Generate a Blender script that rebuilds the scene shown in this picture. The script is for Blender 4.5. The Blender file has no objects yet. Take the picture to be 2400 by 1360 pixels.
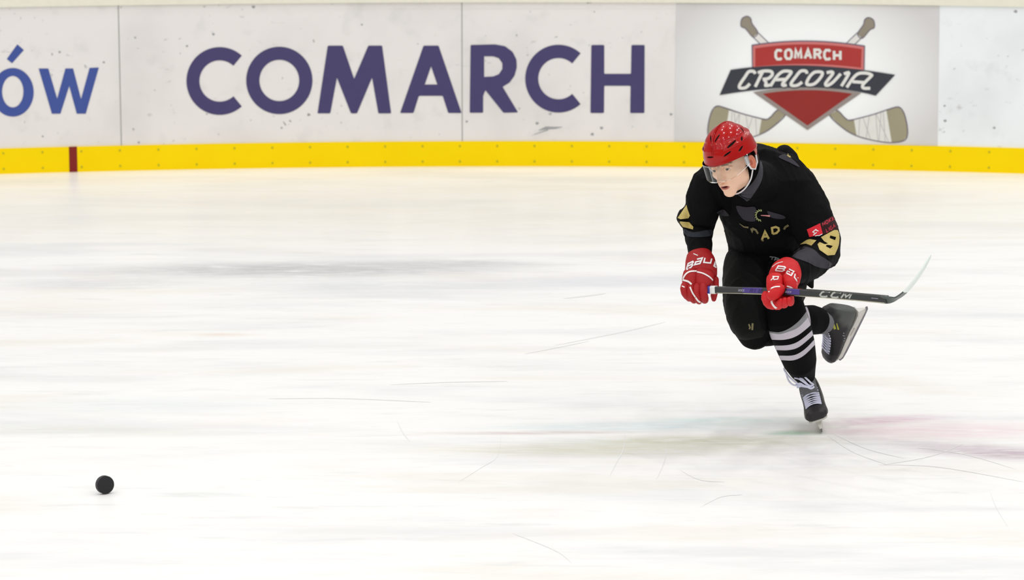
import bpy, bmesh, math, random
import numpy as np
from mathutils import Vector, Matrix, noise
from mathutils.bvhtree import BVHTree
from mathutils.geometry import tessellate_polygon, delaunay_2d_cdt

# ------------------------------------------------------------------ camera
sc = bpy.context.scene
C = sc.collection
FPX = 7400.0
PITCH = math.radians(10.24)
CAM = Vector((0.0, -14.0, 3.2))
cd = bpy.data.cameras.new('camera')
cam = bpy.data.objects.new('camera', cd)
C.objects.link(cam)
cam.location = CAM
cam.rotation_euler = (math.pi / 2 - PITCH, 0, 0)
cd.sensor_width = 36
cd.lens = FPX * 36 / 2400
cd.clip_end = 200
cd.dof.use_dof = True
cd.dof.focus_distance = 13.95
cd.dof.aperture_fstop = 4.5
sc.camera = cam
# ------------------------------------------------------------------ light
sc.view_settings.view_transform = 'Standard'
sc.view_settings.look = 'None'
sc.view_settings.gamma = 1
sc.view_settings.exposure = 0.16
sc.view_settings.use_curve_mapping = False
w = bpy.data.worlds.new('arena_air')
sc.world = w
w.use_nodes = True
w.node_tree.nodes['Background'].inputs[0].default_value = (1.0, 0.985, 0.965, 1)
w.node_tree.nodes['Background'].inputs[1].default_value = 0.30
LAMP_W = 36.0
for i in range(8):
    for j in range(9):
        ld = bpy.data.lights.new('arena_lamp', 'AREA')
        ld.shape = 'SQUARE'
        ld.size = 0.22
        ld.energy = LAMP_W
        ld.color = (1.0, 0.985, 0.965)
        lo = bpy.data.objects.new('arena_lamp', ld)
        C.objects.link(lo)
        lo.location = (-10.5 + i * 3.15 + .6 * (j % 2), -16 + j * 3.15, 9.0)

# ------------------------------------------------------------------ helpers
FW = Vector((0, math.cos(PITCH), -math.sin(PITCH)))
UPV = Vector((0, math.sin(PITCH), math.cos(PITCH)))
RT = Vector((1, 0, 0))


def ray(px, py):
    return (FW * FPX + RT * (px - 1200) + UPV * (680 - py)).normalized()


def P(px, py, Y):                     # the point of the line of sight that lies at depth Y
    d = ray(px, py)
    return CAM + d * ((Y - CAM.y) / d.y)


def G(px, py, z=0.0):                 # the point of the ice
    d = ray(px, py)
    return CAM + d * ((z - CAM.z) / d.z)


def mpp(p):                           # metres per pixel at a point
    return (p - CAM).dot(FW) / FPX


def proj(p):
    v = p - CAM
    z = v.dot(FW)
    return 1200 + FPX * v.x / z, 680 - FPX * v.dot(UPV) / z


def lin(c):
    return tuple(((v / 255) / 12.92 if v / 255 <= 0.04045 else ((v / 255 + 0.055) / 1.055) ** 2.4) for v in c) + (1.0,)


def mat(name, col, rough=0.6, spec=0.5, bump=0, bscale=200, sheen=0, coat=0, metal=0, var=0, vscale=20):
    m = bpy.data.materials.new(name)
    m.use_nodes = True
    nt = m.node_tree
    b = nt.nodes['Principled BSDF']
    c = lin(col)
    b.inputs['Base Color'].default_value = c
    b.inputs['Roughness'].default_value = rough
    b.inputs['Specular IOR Level'].default_value = spec
    b.inputs['Metallic'].default_value = metal
    if sheen:
        b.inputs['Sheen Weight'].default_value = sheen
        b.inputs['Sheen Roughness'].default_value = 0.4
    if coat:
        b.inputs['Coat Weight'].default_value = coat
        b.inputs['Coat Roughness'].default_value = 0.04
    tc = nt.nodes.new('ShaderNodeTexCoord')
    n = nt.nodes.new('ShaderNodeTexNoise')
    n.inputs['Scale'].default_value = vscale
    n.inputs['Detail'].default_value = 4
    nt.links.new(tc.outputs['Object'], n.inputs['Vector'])
    r = nt.nodes.new('ShaderNodeMix')
    r.data_type = 'RGBA'
    k = var if var else 0.06
    r.inputs['A'].default_value = tuple(x * (1 - k) for x in c[:3]) + (1,)
    r.inputs['B'].default_value = tuple(min(1, x * (1 + k)) for x in c[:3]) + (1,)
    nt.links.new(n.outputs['Fac'], r.inputs['Factor'])
    nt.links.new(r.outputs['Result'], b.inputs['Base Color'])
    if bump:
        n2 = nt.nodes.new('ShaderNodeTexNoise')
        n2.inputs['Scale'].default_value = bscale
        n2.inputs['Detail'].default_value = 3
        nt.links.new(tc.outputs['Object'], n2.inputs['Vector'])
        bp = nt.nodes.new('ShaderNodeBump')
        bp.inputs['Strength'].default_value = bump
        bp.inputs['Distance'].default_value = 0.01
        nt.links.new(n2.outputs['Fac'], bp.inputs['Height'])
        nt.links.new(bp.outputs['Normal'], b.inputs['Normal'])
    return m


M = {
    'jersey': mat('black_jersey_cloth', (8, 8, 10), 0.8, 0.12, bump=.2, bscale=350),
    'jersey_grey': mat('jersey_grey_tone', (54, 52, 60), 0.8, 0.3, bump=.2, bscale=400),
    'collar': mat('collar_cloth', (62, 62, 69), 0.8, 0.3),
    'pants': mat('pants_nylon', (9, 10, 10), 0.7, 0.14, bump=.3, bscale=120),
    'sock': mat('sock_knit', (7, 7, 8), 0.85, 0.1, bump=.3, bscale=500),
    'stripe': mat('sock_stripe_knit', (196, 190, 200), 0.85, 0.2),
    'stripe_grey': mat('clear_sock_tape', (122, 124, 128), 0.35, 0.5),
    'gold': mat('gold_print', (198, 178, 104), 0.5, 0.5, var=.15, vscale=60),
    'gold_dull': mat('dull_gold_print', (120, 112, 78), 0.6, 0.4, var=.2, vscale=60),
    'patch_red': mat('red_patch', (222, 30, 48), 0.6, 0.4),
    'dark_red_print': mat('dark_red_print', (190, 50, 66), 0.7, 0.3),
    'maroon': mat('maroon_patch', (44, 10, 16), 0.75, 0.3),
    'white_print': mat('white_print', (238, 238, 240), 0.5, 0.4),
    'grey_print': mat('grey_print', (150, 154, 160), 0.5, 0.4),
    'black_gap': mat('black_recess', (8, 5, 5), 0.8, 0.2),
    'glove_r': mat('red_glove_cloth_shaded', (168, 14, 20), 0.55, 0.4, bump=.35, bscale=260, var=.12, vscale=40),  # same cloth as the other glove, with shade put into the colour
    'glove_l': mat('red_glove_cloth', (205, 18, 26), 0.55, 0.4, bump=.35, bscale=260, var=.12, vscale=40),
    'piping': mat('white_piping', (235, 232, 232), 0.5, 0.4),
    'palm': mat('black_palm', (22, 18, 20), 0.7, 0.3),
    'stick_black': mat('stick_carbon', (26, 32, 31), 0.3, 0.5, coat=.3, var=.2, vscale=15),
    'stick_grey': mat('stick_grey_green', (72, 82, 78), 0.4, 0.5, var=.2, vscale=30),
    'stick_purple': mat('stick_purple', (70, 52, 132), 0.4, 0.5),
    'stick_edge': mat('stick_edge_tan', (176, 172, 150), 0.5, 0.4),
    'tape_blue': mat('blue_grip_tape', (88, 96, 205), 0.7, 0.3, var=.15, vscale=80),
    'tape_white': mat('white_stick_tape', (232, 240, 236), 0.75, 0.3),
    'boot': mat('skate_boot_black', (15, 15, 19), 0.45, 0.35, bump=.2, bscale=150, var=.25, vscale=25),
    'boot_grey': mat('skate_boot_scuffed', (72, 76, 72), 0.45, 0.5, var=.35, vscale=25),
    'toe': mat('skate_toe_cap', (34, 32, 34), 0.35, 0.5, bump=.2, bscale=80, var=.4, vscale=40),
    'holder': mat('skate_holder_plastic', (205, 203, 196), 0.35, 0.5, var=.1, vscale=40),
    'steel': mat('steel_runner', (120, 122, 126), 0.3, 0.5, metal=1),
    'lace': mat('white_lace', (222, 224, 245), 0.8, 0.2),
    'felt': mat('grey_felt_tongue', (112, 112, 116), 0.8, 0.2, var=.2, vscale=60),
    'helmet': mat('red_helmet_shell', (168, 8, 5), 0.24, 0.10, coat=.55, bump=.08, bscale=70),
    'helmet_in': mat('helmet_liner', (16, 12, 12), 0.8, 0.2),
    'strap': mat('white_strap', (222, 222, 226), 0.6, 0.4),
    'skin': mat('skin', (240, 198, 170), 0.5, 0.35, var=.07, vscale=30, bump=.05, bscale=150),
    'skin_red': mat('flushed_skin', (206, 118, 92), 0.5, 0.35, var=.1, vscale=60),
    'lip': mat('lips', (176, 100, 88), 0.4, 0.4),
    'mouth': mat('mouth_inside', (84, 30, 32), 0.5, 0.3),
    'brow': mat('eyebrow_hair', (140, 104, 80), 0.8, 0.2),
    'hair': mat('hair_brown', (56, 38, 28), 0.7, 0.3, var=.3, vscale=200),
    'stubble': mat('stubble_skin', (170, 128, 98), 0.6, 0.3, var=.12, vscale=200),
    'eye': mat('eye_white', (165, 150, 144), 0.25, 0.5),
    'iris': mat('iris', (48, 40, 34), 0.2, 0.5),
    'puck': mat('puck_rubber', (30, 30, 33), 0.6, 0.4, bump=.5, bscale=500, var=.3, vscale=300),
    'puck_side': mat('puck_snowy_rim', (70, 68, 72), 0.7, 0.3, bump=.6, bscale=300, var=.9, vscale=120),
    'yellow': mat('yellow_kickplate', (255, 218, 0), 0.6, 0.10, var=.05, vscale=3),
    'screw': mat('kickplate_screw', (196, 186, 20), 0.5, 0.4),
    'red_mark': mat('dark_red_line', (128, 16, 8), 0.5, 0.4),
    'cap': mat('cream_cap_rail', (232, 230, 214), 0.5, 0.4),
    'navy': mat('navy_vinyl', (68, 62, 108), 0.5, 0.35),
    'blue': mat('blue_vinyl', (62, 82, 156), 0.5, 0.35),
    'c_red': mat('crest_red', (172, 54, 52), 0.55, 0.3, var=.08, vscale=4),
    'c_red2': mat('crest_deep_red', (146, 42, 38), 0.55, 0.3, var=.12, vscale=4),
    'c_rim': mat('crest_pink_rim', (205, 118, 116), 0.55, 0.3),
    'c_line': mat('crest_outline', (104, 96, 116), 0.55, 0.3),
    'c_grey': mat('crest_grey_rim', (150, 140, 136), 0.55, 0.3),
    'c_dark': mat('crest_charcoal', (58, 60, 70), 0.55, 0.3),
    'c_white': mat('crest_white', (226, 226, 222), 0.55, 0.3),
    'c_tan': mat('crest_tan', (158, 152, 128), 0.55, 0.3, var=.06, vscale=6),
    'c_knob': mat('crest_knob_tan', (146, 138, 124), 0.55, 0.3, var=.06, vscale=6),
    'c_tape': mat('crest_tape_grey', (186, 184, 186), 0.55, 0.3),
    'joint': mat('panel_joint_grey', (168, 168, 166), 0.7, 0.2),
    'mark': mat('skate_mark_grey', (224, 226, 225), 0.6, 0.3),
}


def layered(base, layers):
    """a copy of a material whose own colour changes where the mesh carries a mark (lips, scuffed leather)"""
    m = M[base].copy()
    nt = m.node_tree
    N, Lk = nt.nodes, nt.links
    b = N['Principled BSDF']
    cur = b.inputs['Base Color'].links[0].from_socket
    for attr, col in layers:
        a = N.new('ShaderNodeAttribute')
        a.attribute_name = attr
        x = N.new('ShaderNodeMix')
        x.data_type = 'RGBA'
        Lk.new(cur, x.inputs['A'])
        x.inputs['B'].default_value = lin(col)
        Lk.new(a.outputs['Fac'], x.inputs['Factor'])
        cur = x.outputs['Result']
    Lk.new(cur, b.inputs['Base Color'])
    return m


def mark(me, name, fn):
    a = me.attributes.new(name, 'FLOAT', 'POINT')
    a.data.foreach_set('value', [max(0.0, min(1.0, fn(v.co))) for v in me.vertices])


def sst(a, b, x):
    t = max(0.0, min(1.0, (x - a) / (b - a)))
    return t * t * (3 - 2 * t)


def link(name, me, m, parent=None, smooth=True):
    o = bpy.data.objects.new(name, me)
    C.objects.link(o)
    if m is not None:
        for mm in (m if isinstance(m, (list, tuple)) else [m]):
            me.materials.append(M[mm] if isinstance(mm, str) else mm)
    if smooth:
        me.polygons.foreach_set('use_smooth', [True] * len(me.polygons))
    if parent is not None:
        o.parent = parent
        o.matrix_parent_inverse = parent.matrix_world.inverted()
    return o


def mesh(name, vs, fs):
    me = bpy.data.meshes.new(name)
    me.from_pydata([tuple(v) for v in vs], [], fs)
    me.update()
    return me


def empty(name, loc=(0, 0, 0)):
    o = bpy.data.objects.new(name, None)
    C.objects.link(o)
    o.location = loc
    o.empty_display_size = 0.1
    o.matrix_world = Matrix.Translation(Vector(loc))
    return o


class MB:
    def __init__(self):
        self.v, self.f, self.mi = [], [], []

    def add(self, vs, fs, mi=0):
        n = len(self.v)
        self.v += [Vector(v) for v in vs]
        self.f += [tuple(i + n for i in f) for f in fs]
        self.mi += [mi] * len(fs)
        return self

    def loft(self, st, n=28, mi=0, exp=2.0, cap=0.7, ref=None, closed=True):
        """st: list of (Vector centre, a, b) half sizes in metres; a lies across the line of sight"""
        pts = [Vector(s[0]) for s in st]
        rings = []
        prev = None
        for i, (c, a, b) in enumerate(st):
            t = (pts[min(i + 1, len(pts) - 1)] - pts[max(i - 1, 0)]).normalized()
            rr = ref if ref is not None else (Vector(c) - CAM).normalized()
            s = t.cross(rr)
            if s.length < 1e-4:
                s = prev or Vector((1, 0, 0))
            s.normalize()
            if prev is not None and s.dot(prev) < 0:
                s = -s
            prev = s
            d = s.cross(t).normalized()
            rings.append((Vector(c), t, s, d, a, b))
        out = []
        if cap:
            c, t, s, d, a, b = rings[0]
            k = min(a, b) * cap
            for q in (0.15, 0.5, 0.8):
                out.append((c - t * k * math.cos(math.asin(q)), t, s, d, a * q, b * q))
        out += rings
        if cap:
            c, t, s, d, a, b = rings[-1]
            k = min(a, b) * cap
            for q in (0.8, 0.5, 0.15):
                out.append((c + t * k * math.cos(math.asin(q)), t, s, d, a * q, b * q))
        vs, fs = [], []
        for (c, t, s, d, a, b) in out:
            for k in range(n):
                u = 2 * math.pi * k / n
                cu, su = math.cos(u), math.sin(u)
                x = math.copysign(abs(cu) ** (2 / exp), cu)
                y = math.copysign(abs(su) ** (2 / exp), su)
                vs.append(c + s * (a * x) + d * (b * y))
        for i in range(len(out) - 1):
            for k in range(n):
                k2 = (k + 1) % n
                fs.append((i * n + k, i * n + k2, (i + 1) * n + k2, (i + 1) * n + k))
        if closed:
            fs.append(tuple(range(n))[::-1])
            fs.append(tuple((len(out) - 1) * n + k for k in range(n)))
        return self.add(vs, fs, mi)

    def blob(self, c, r, rot=None, n=20, mi=0):
        vs, fs = [], []
        R = rot or Matrix.Identity(3)
        for i in range(n + 1):
            th = math.pi * (i + 0.0) / n
            th = min(max(th, 0.02), math.pi - 0.02)
            for k in range(n * 2):
                u = math.pi * k / n
                vs.append(Vector(c) + R @ Vector((r[0] * math.sin(th) * math.cos(u), r[1] * math.sin(th) * math.sin(u), r[2] * math.cos(th))))
        m = n * 2
        for i in range(n):
            for k in range(m):
                fs.append((i * m + k, (i + 1) * m + k, (i + 1) * m + (k + 1) % m, i * m + (k + 1) % m))
        fs.append(tuple(range(m)))
        fs.append(tuple(n * m + k for k in range(m))[::-1])
        return self.add(vs, fs, mi)

    def box(self, c, h, rot=None, mi=0):
        R = rot or Matrix.Identity(3)
        vs = [Vector(c) + R @ Vector((h[0] * x, h[1] * y, h[2] * z)) for x in (-1, 1) for y in (-1, 1) for z in (-1, 1)]
        return self.add(vs, [(0, 1, 3, 2), (4, 6, 7, 5), (0, 4, 5, 1), (2, 3, 7, 6), (0, 2, 6, 4), (1, 5, 7, 3)], mi)

    def me(self, name):
        me = mesh(name, self.v, self.f)
        me.polygons.foreach_set('material_index', self.mi)
        bm = bmesh.new()
        bm.from_mesh(me)
        bmesh.ops.recalc_face_normals(bm, faces=bm.faces)
        bm.to_mesh(me)
        bm.free()
        return me

    def build(self, name, m, parent=None, smooth=True):
        return link(name, self.me(name), m, parent, smooth)

    def remesh(self, name, voxel, smooth=4, fac=0.5):
        me = self.me(name)
        o = bpy.data.objects.new('tmp', me)
        C.objects.link(o)
        r = o.modifiers.new('r', 'REMESH')
        r.mode = 'VOXEL'
        r.voxel_size = voxel
        if smooth:
            s = o.modifiers.new('s', 'SMOOTH')
            s.factor = fac
            s.iterations = smooth
        dg = bpy.context.evaluated_depsgraph_get()
        dg.update()
        out = bpy.data.meshes.new_from_object(o.evaluated_get(dg))
        bpy.data.objects.remove(o)
        bpy.data.meshes.remove(me)
        out.name = name
        out.materials.clear()
        return out


def S(px, py, Y, a, b=None):          # a loft station from pixels
    p = P(px, py, Y)
    k = mpp(p)
    return (p, a * k, (b if b is not None else a) * k)


def bvh(*objs):
    vs, fs = [], []
    for o in objs:
        n = len(vs)
        mw = o.matrix_world
        vs += [mw @ v.co for v in o.data.vertices]
        fs += [tuple(i + n for i in p.vertices) for p in o.data.polygons]
    return BVHTree.FromPolygons(vs, fs)


def onto(tree, off=0.0015, Yd=None):
    """puts a printed outline on the cloth below it, a hair above the weave"""
    def f(px, py):
        d = ray(px, py)
        h, nn, i, dist = tree.ray_cast(CAM, d)
        if h is None:
            return None
        return h - d * off
    f.jump = 0.05
    return f


def ribbon(pts, wd, step=3.0, closed=False):
    """quads in pixels along a polyline; mitred"""
    pts = [Vector((p[0], p[1])) for p in pts]
    if closed:
        pts = pts + [pts[0]]
    n = len(pts)
    out = []
    L, R = [], []
    for i in range(n):
        a = pts[i] - pts[i - 1] if i > 0 else (pts[i] - pts[-2] if closed else None)
        b = pts[i + 1] - pts[i] if i < n - 1 else (pts[1] - pts[0] if closed else None)
        if a is None:
            a = b
        if b is None:
            b = a
        a, b = a.normalized(), b.normalized()
        na, nb = Vector((-a.y, a.x)), Vector((-b.y, b.x))
        m = na + nb
        if m.length < 0.2:
            m = na.copy()
        m.normalize()
        k = min(1 / max(m.dot(na), 0.3), 2.2)
        ww = wd[i] if isinstance(wd, (list, tuple)) else wd
        L.append(pts[i] + m * (ww / 2 * k))
        R.append(pts[i] - m * (ww / 2 * k))
    for i in range(n - 1):
        k = max(1, int((pts[i + 1] - pts[i]).length / step))
        for j in range(k):
            t0, t1 = j / k, (j + 1) / k
            out.append([L[i].lerp(L[i + 1], t0), L[i].lerp(L[i + 1], t1), R[i].lerp(R[i + 1], t1), R[i].lerp(R[i + 1], t0)])
    return out


def polytris(loops, maxe=8.0):
    """triangles in pixels of a polygon with holes, cut small enough to follow a curved surface"""
    vl = [[Vector((p[0], p[1], 0)) for p in lp] for lp in loops]
    flat = [v for lp in vl for v in lp]
    tris = tessellate_polygon(vl)
    bm = bmesh.new()
    bv = [bm.verts.new(v) for v in flat]
    for t in tris:
        try:
            bm.faces.new([bv[i] for i in t])
        except ValueError:
            pass
    for _ in range(8):
        es = [e for e in bm.edges if e.calc_length() > maxe]
        if not es:
            break
        bmesh.ops.subdivide_edges(bm, edges=es, cuts=1)
        bmesh.ops.triangulate(bm, faces=bm.faces)
    out = [[Vector((v.co.x, v.co.y)) for v in f.verts] for f in bm.faces]
    bm.free()
    return out


def union(faces):
    """merges overlapping strokes into one flat outline"""
    vs, es, tris = [], [], []
    for f in faces:
        n = len(vs)
        vs += [Vector((round(p.x, 3), round(p.y, 3))) for p in f]
        m_ = len(f)
        es += [(n + i, n + (i + 1) % m_) for i in range(m_)]
        for i in range(1, m_ - 1):
            tris.append((f[0], f[i], f[i + 1]))
    r = delaunay_2d_cdt(vs, es, [], 0, 2e-3)
    T = np.array([[(p.x, p.y) for p in t] for t in tris])
    out = []

    def cr(o, a, p):
        return (a[:, 0] - o[:, 0]) * (p[1] - o[:, 1]) - (a[:, 1] - o[:, 1]) * (p[0] - o[:, 0])
    for f in r[2]:
        c = sum((r[0][i] for i in f), Vector((0, 0))) / len(f)
        d = np.stack([cr(T[:, 0], T[:, 1], c), cr(T[:, 1], T[:, 2], c), cr(T[:, 2], T[:, 0], c)])
        if ((d >= 0).all(0) | (d <= 0).all(0)).any():
            out.append([r[0][i] for i in f])
    return out


def decal(name, faces, place, m, parent, smooth=False, maxjump=None, merge=True):
    if merge and len(faces[0]) == 4:
        faces = union(faces)
    maxjump = maxjump or getattr(place, 'jump', 9.0)
    vs, fs, key = [], [], {}
    for f in faces:
        idx = []
        for p in f:
            k = (round(p.x, 2), round(p.y, 2))
            if k not in key:
                q = place(p.x, p.y)
                key[k] = None if q is None else len(vs)
                if q is not None:
                    vs.append(q)
            idx.append(key[k])
        if None in idx or len(set(idx)) < 3:
            continue
        if max((vs[a] - vs[idx[0]]).length for a in idx) > maxjump:
            continue
        fs.append(idx)
    return link(name, mesh(name, vs, fs), m, parent, smooth)


def arc(cx, cy, rx, ry, a0, a1, n=24):
    return [(cx + rx * math.cos(math.radians(a0 + (a1 - a0) * i / n)), cy - ry * math.sin(math.radians(a0 + (a1 - a0) * i / n))) for i in range(n + 1)]


def smoothpts(pts, n=6, closed=False):
    """Catmull-Rom through the given points"""
    P_ = [Vector(p) for p in pts]
    out = []
    N = len(P_)
    rng = N if closed else N - 1
    for i in range(rng):
        g = (lambda k: P_[k % N]) if closed else (lambda k: P_[min(max(k, 0), N - 1)])
        p0, p1, p2, p3 = g(i - 1), g(i), g(i + 1), g(i + 2)
        for j in range(n):
            t = j / n
            out.append(0.5 * ((2 * p1) + (p2 - p0) * t + (2 * p0 - 5 * p1 + 4 * p2 - p3) * t * t + (3 * p1 - p0 - 3 * p2 + p3) * t ** 3))
    if not closed:
        out.append(P_[-1])
    return out


GL = {   # stroke letters in a unit box, y upwards
    'B': [[(0, 0), (0, 1), (.8, 1), (.95, .8), (.8, .53), (0, .53)], [(.8, .53), (1, .3), (.82, 0), (0, 0)]],
    'a': [[(.1, 1), (.9, 1), (.9, 0), (.1, 0), (.1, .5), (.9, .5)]],
    'u': [[(0, 1), (0, 0), (.9, 0), (.9, 1)]],
    'e': [[(.9, .0), (.05, .0), (.05, 1), (.9, 1), (.9, .5), (.05, .5)]],
    'C': [[(.95, .85), (.75, 1), (.25, 1), (0, .75), (0, .25), (.25, 0), (.75, 0), (.95, .15)]],
    'O': [[(.25, 1), (.75, 1), (1, .75), (1, .25), (.75, 0), (.25, 0), (0, .25), (0, .75), (.25, 1)]],
    'M': [[(0, 0), (.08, 1), (.5, .25), (.92, 1), (1, 0)]],
    'A': [[(0, 0), (.5, 1), (1, 0)], [(.2, .35), (.8, .35)]],
    'R': [[(0, 0), (0, 1), (.7, 1), (.95, .78), (.7, .5), (0, .5)], [(.5, .5), (1, 0)]],
    'H': [[(0, 0), (0, 1)], [(1, 0), (1, 1)], [(0, .5), (1, .5)]],
    'N': [[(0, 0), (0, 1), (1, 0), (1, 1)]],
    'D': [[(0, 0), (0, 1), (.6, 1), (1, .7), (1, .3), (.6, 0), (0, 0)]],
    'K': [[(0, 0), (0, 1)], [(.95, 1), (.05, .45), (.95, 0)]],
    'E': [[(.9, 1), (0, 1), (0, 0), (.9, 0)], [(0, .5), (.8, .5)]],
    'L': [[(0, 1), (0, 0), (.85, 0)]],
    'I': [[(.1, 0), (.1, 1)]],
    'G': [[(.9, .85), (.6, 1), (.2, 1), (0, .7), (0, .3), (.2, 0), (.9, 0), (.9, .45), (.55, .45)]],
    'T': [[(0, 1), (1, 1)], [(.5, 1), (.5, 0)]],
    'S': [[(.9, .9), (.6, 1), (.2, 1), (0, .75), (.2, .5), (.75, .5), (1, .25), (.75, 0), (.2, 0), (0, .1)]],
    'F': [[(.9, 1), (0, 1), (0, 0)], [(0, .5), (.8, .5)]],
    'n': [[(0, 0), (0, 1), (.8, 1), (.8, 0)]],
    'X': [[(0, 0), (1, 1)], [(0, 1), (1, 0)]],
}


def glyph(ch, o, ax, ay, wd, step=3.0):
    """letter with lower left corner o, width vector ax, height vector ay (pixels)"""
    out = []
    for st in GL[ch]:
        pts = [(o[0] + ax[0] * x + ay[0] * y, o[1] + ax[1] * x + ay[1] * y) for x, y in st]
        out += ribbon(pts, wd, step)
    return out


def tagit(o, label=None, cat=None, group=None, kind=None):
    if label:
        o['label'] = label
    if cat:
        o['category'] = cat
    if group:
        o['group'] = group
    if kind:
        o['kind'] = kind
    return o


# ================================================================== THE RINK
# ---- ice
def ice_material():
    m = bpy.data.materials.new('rink_ice')
    m.use_nodes = True
    nt = m.node_tree
    N, Lk = nt.nodes, nt.links
    b = N['Principled BSDF']
    b.inputs['Roughness'].default_value = 0.33
    b.inputs['Specular IOR Level'].default_value = 0.35
    tc = N.new('ShaderNodeTexCoord')
    pos = tc.outputs['Object']

    def mapn(scale, rot=0.0, loc=(0, 0, 0)):
        mp = N.new('ShaderNodeMapping')
        mp.inputs['Scale'].default_value = scale
        mp.inputs['Rotation'].default_value = (0, 0, rot)
        mp.inputs['Location'].default_value = loc
        Lk.new(pos, mp.inputs['Vector'])
        return mp.outputs[0]

    def noi(scale, rot=0.0, s=1.0, det=5, rough=.6, dist=0.3, loc=(0, 0, 0)):
        n = N.new('ShaderNodeTexNoise')
        n.inputs['Scale'].default_value = s
        n.inputs['Detail'].default_value = det
        n.inputs['Roughness'].default_value = rough
        n.inputs['Distortion'].default_value = dist
        Lk.new(mapn(scale, rot, loc), n.inputs['Vector'])
        return n.outputs['Fac']

    def ramp(x, a, b_, lo=0.0, hi=1.0):
        r = N.new('ShaderNodeMapRange')
        r.interpolation_type = 'SMOOTHSTEP'
        r.inputs['From Min'].default_value = a
        r.inputs['From Max'].default_value = b_
        r.inputs['To Min'].default_value = lo
        r.inputs['To Max'].default_value = hi
        Lk.new(x, r.inputs['Value'])
        return r.outputs[0]

    def mul(a, b_):
        n = N.new('ShaderNodeMath')
        n.operation = 'MULTIPLY'
        Lk.new(a, n.inputs[0])
        if isinstance(b_, float):
            n.inputs[1].default_value = b_
        else:
            Lk.new(b_, n.inputs[1])
        return n.outputs[0]

    def mix(a, col, fac):
        n = N.new('ShaderNodeMix')
        n.data_type = 'RGBA'
        if isinstance(a, tuple):
            n.inputs['A'].default_value = a
        else:
            Lk.new(a, n.inputs['A'])
        n.inputs['B'].default_value = col
        Lk.new(fac, n.inputs['Factor'])
        return n.outputs['Result']

    def spot(p, rx, ry, rot=0.0):           # a soft-edged patch of colour on the ice
        mp = N.new('ShaderNodeMapping')
        mp.vector_type = 'TEXTURE'
        mp.inputs['Location'].default_value = (p.x, p.y, 0)
        mp.inputs['Rotation'].default_value = (0, 0, rot)
        mp.inputs['Scale'].default_value = (rx, ry, 1)
        Lk.new(pos, mp.inputs['Vector'])
        ln = N.new('ShaderNodeVectorMath')
        ln.operation = 'LENGTH'
        Lk.new(mp.outputs[0], ln.inputs[0])
        return ramp(ln.outputs['Value'], 1.0, 0.15)

    base = lin((247, 247, 246))
    col = mix(base, lin((226, 228, 230)), ramp(noi((.35, 1.6, 1), .03, 1.2), .45, .72, 0, .9))
    col = mix(col, lin((236, 232, 224)), ramp(noi((.3, 1.2, 1), -.05, 1.7, loc=(5, 3, 0)), .5, .75, 0, .8))
    col = mix(col, lin((208, 212, 212)), ramp(noi((.8, 7, 1), .04, 1.6, det=8, rough=.7, loc=(2, 9, 0)), .54, .78, 0, .7))
    col = mix(col, lin((204, 206, 204)), ramp(noi((2.4, 26, 1), .1, 1.6, det=8, rough=.75, loc=(7, 1, 0)), .60, .78, 0, .65))
    col = mix(col, lin((206, 208, 206)), ramp(noi((2.0, 18, 1), -.35, 1.6, det=8, rough=.75, loc=(1, 4, 0)), .65, .80, 0, .4))
    fine = noi((1.2, 6, 1), 0.05, 2.5, det=8, rough=.7, loc=(3, 3, 0))
    fr = ramp(fine, .25, .5)
    grain = ramp(noi((2.0, 14, 1), 0.08, 2.2, det=9, rough=.75, loc=(4, 8, 0)), .30, .62, .35, 1.0)
    col = mix(col, lin((222, 222, 214)), ramp(noi((.9, 5, 1), .12, 2.4, det=9, rough=.75, loc=(11, 2, 0)), .55, .75, 0, .6))
    col = mix(col, lin((214, 210, 206)), ramp(noi((3.0, 20, 1), -.15, 1.8, det=9, rough=.8, loc=(6, 12, 0)), .60, .78, 0, .6))
    # long grey smear, painted reflection of the yellow boards, coloured lines seen through the ice
    for (px, py, rx, ry, rot, cl, k) in [
            (700, 632, 1.9, .42, .03, (188, 189, 192), 1.0), (1050, 618, .9, .2, -.02, (196, 197, 199), .8),
            (230, 665, .9, .3, .12, (200, 201, 203), .6), (900, 668, 1.6, .35, 0, (212, 216, 219), .6),
            (1500, 660, 1.4, .35, -.05, (216, 218, 228), .6), (1200, 490, 8.5, 2.2, 0, (238, 234, 220), .75),
            (1500, 1000, 1.0, .16, .02, (208, 224, 228), .8), (1700, 985, .55, .12, .02, (206, 230, 230), .65),
            (1640, 1035, .85, .19, .03, (204, 206, 184), 1.0), (1870, 1015, .24, .08, .05, (176, 206, 184), 1.0),
            (1400, 1055, 1.1, .2, 0, (214, 212, 194), .9), (1250, 1015, .7, .06, .03, (206, 192, 188), .75),
            (2080, 985, .42, .13, .25, (218, 184, 202), .85), (2230, 1010, .7, .28, .1, (238, 216, 222), .8),
            (2330, 1060, .6, .22, -.3, (196, 180, 190), 1.0), (2130, 1040, .5, .12, -.35, (218, 212, 218), .7),
            (2020, 1012, .35, .12, .0, (232, 208, 216), .7), (60, 720, 1.0, .4, 0, (236, 226, 212), .4),
            (530, 785, .25, .08, 0, (232, 214, 198), .6), (1870, 1420, .6, .2, .1, (232, 234, 234), .5),
            (1420, 1370, .5, .12, .1, (226, 228, 228), .5), (460, 1160, .3, .07, 0, (208, 216, 212), .6),
            (210, 1010, .9, .18, -.08, (222, 224, 214), .6), (350, 950, 1.0, .3, 0, (224, 232, 234), .5)]:
        g = G(px, py)
        col = mix(col, lin(cl), mul(mul(mul(spot(g, rx, ry, rot), fr), grain), k))
    Lk.new(col, b.inputs['Base Color'])
    bp = N.new('ShaderNodeBump')
    bp.inputs['Strength'].default_value = .12
    bp.inputs['Distance'].default_value = .004
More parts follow.
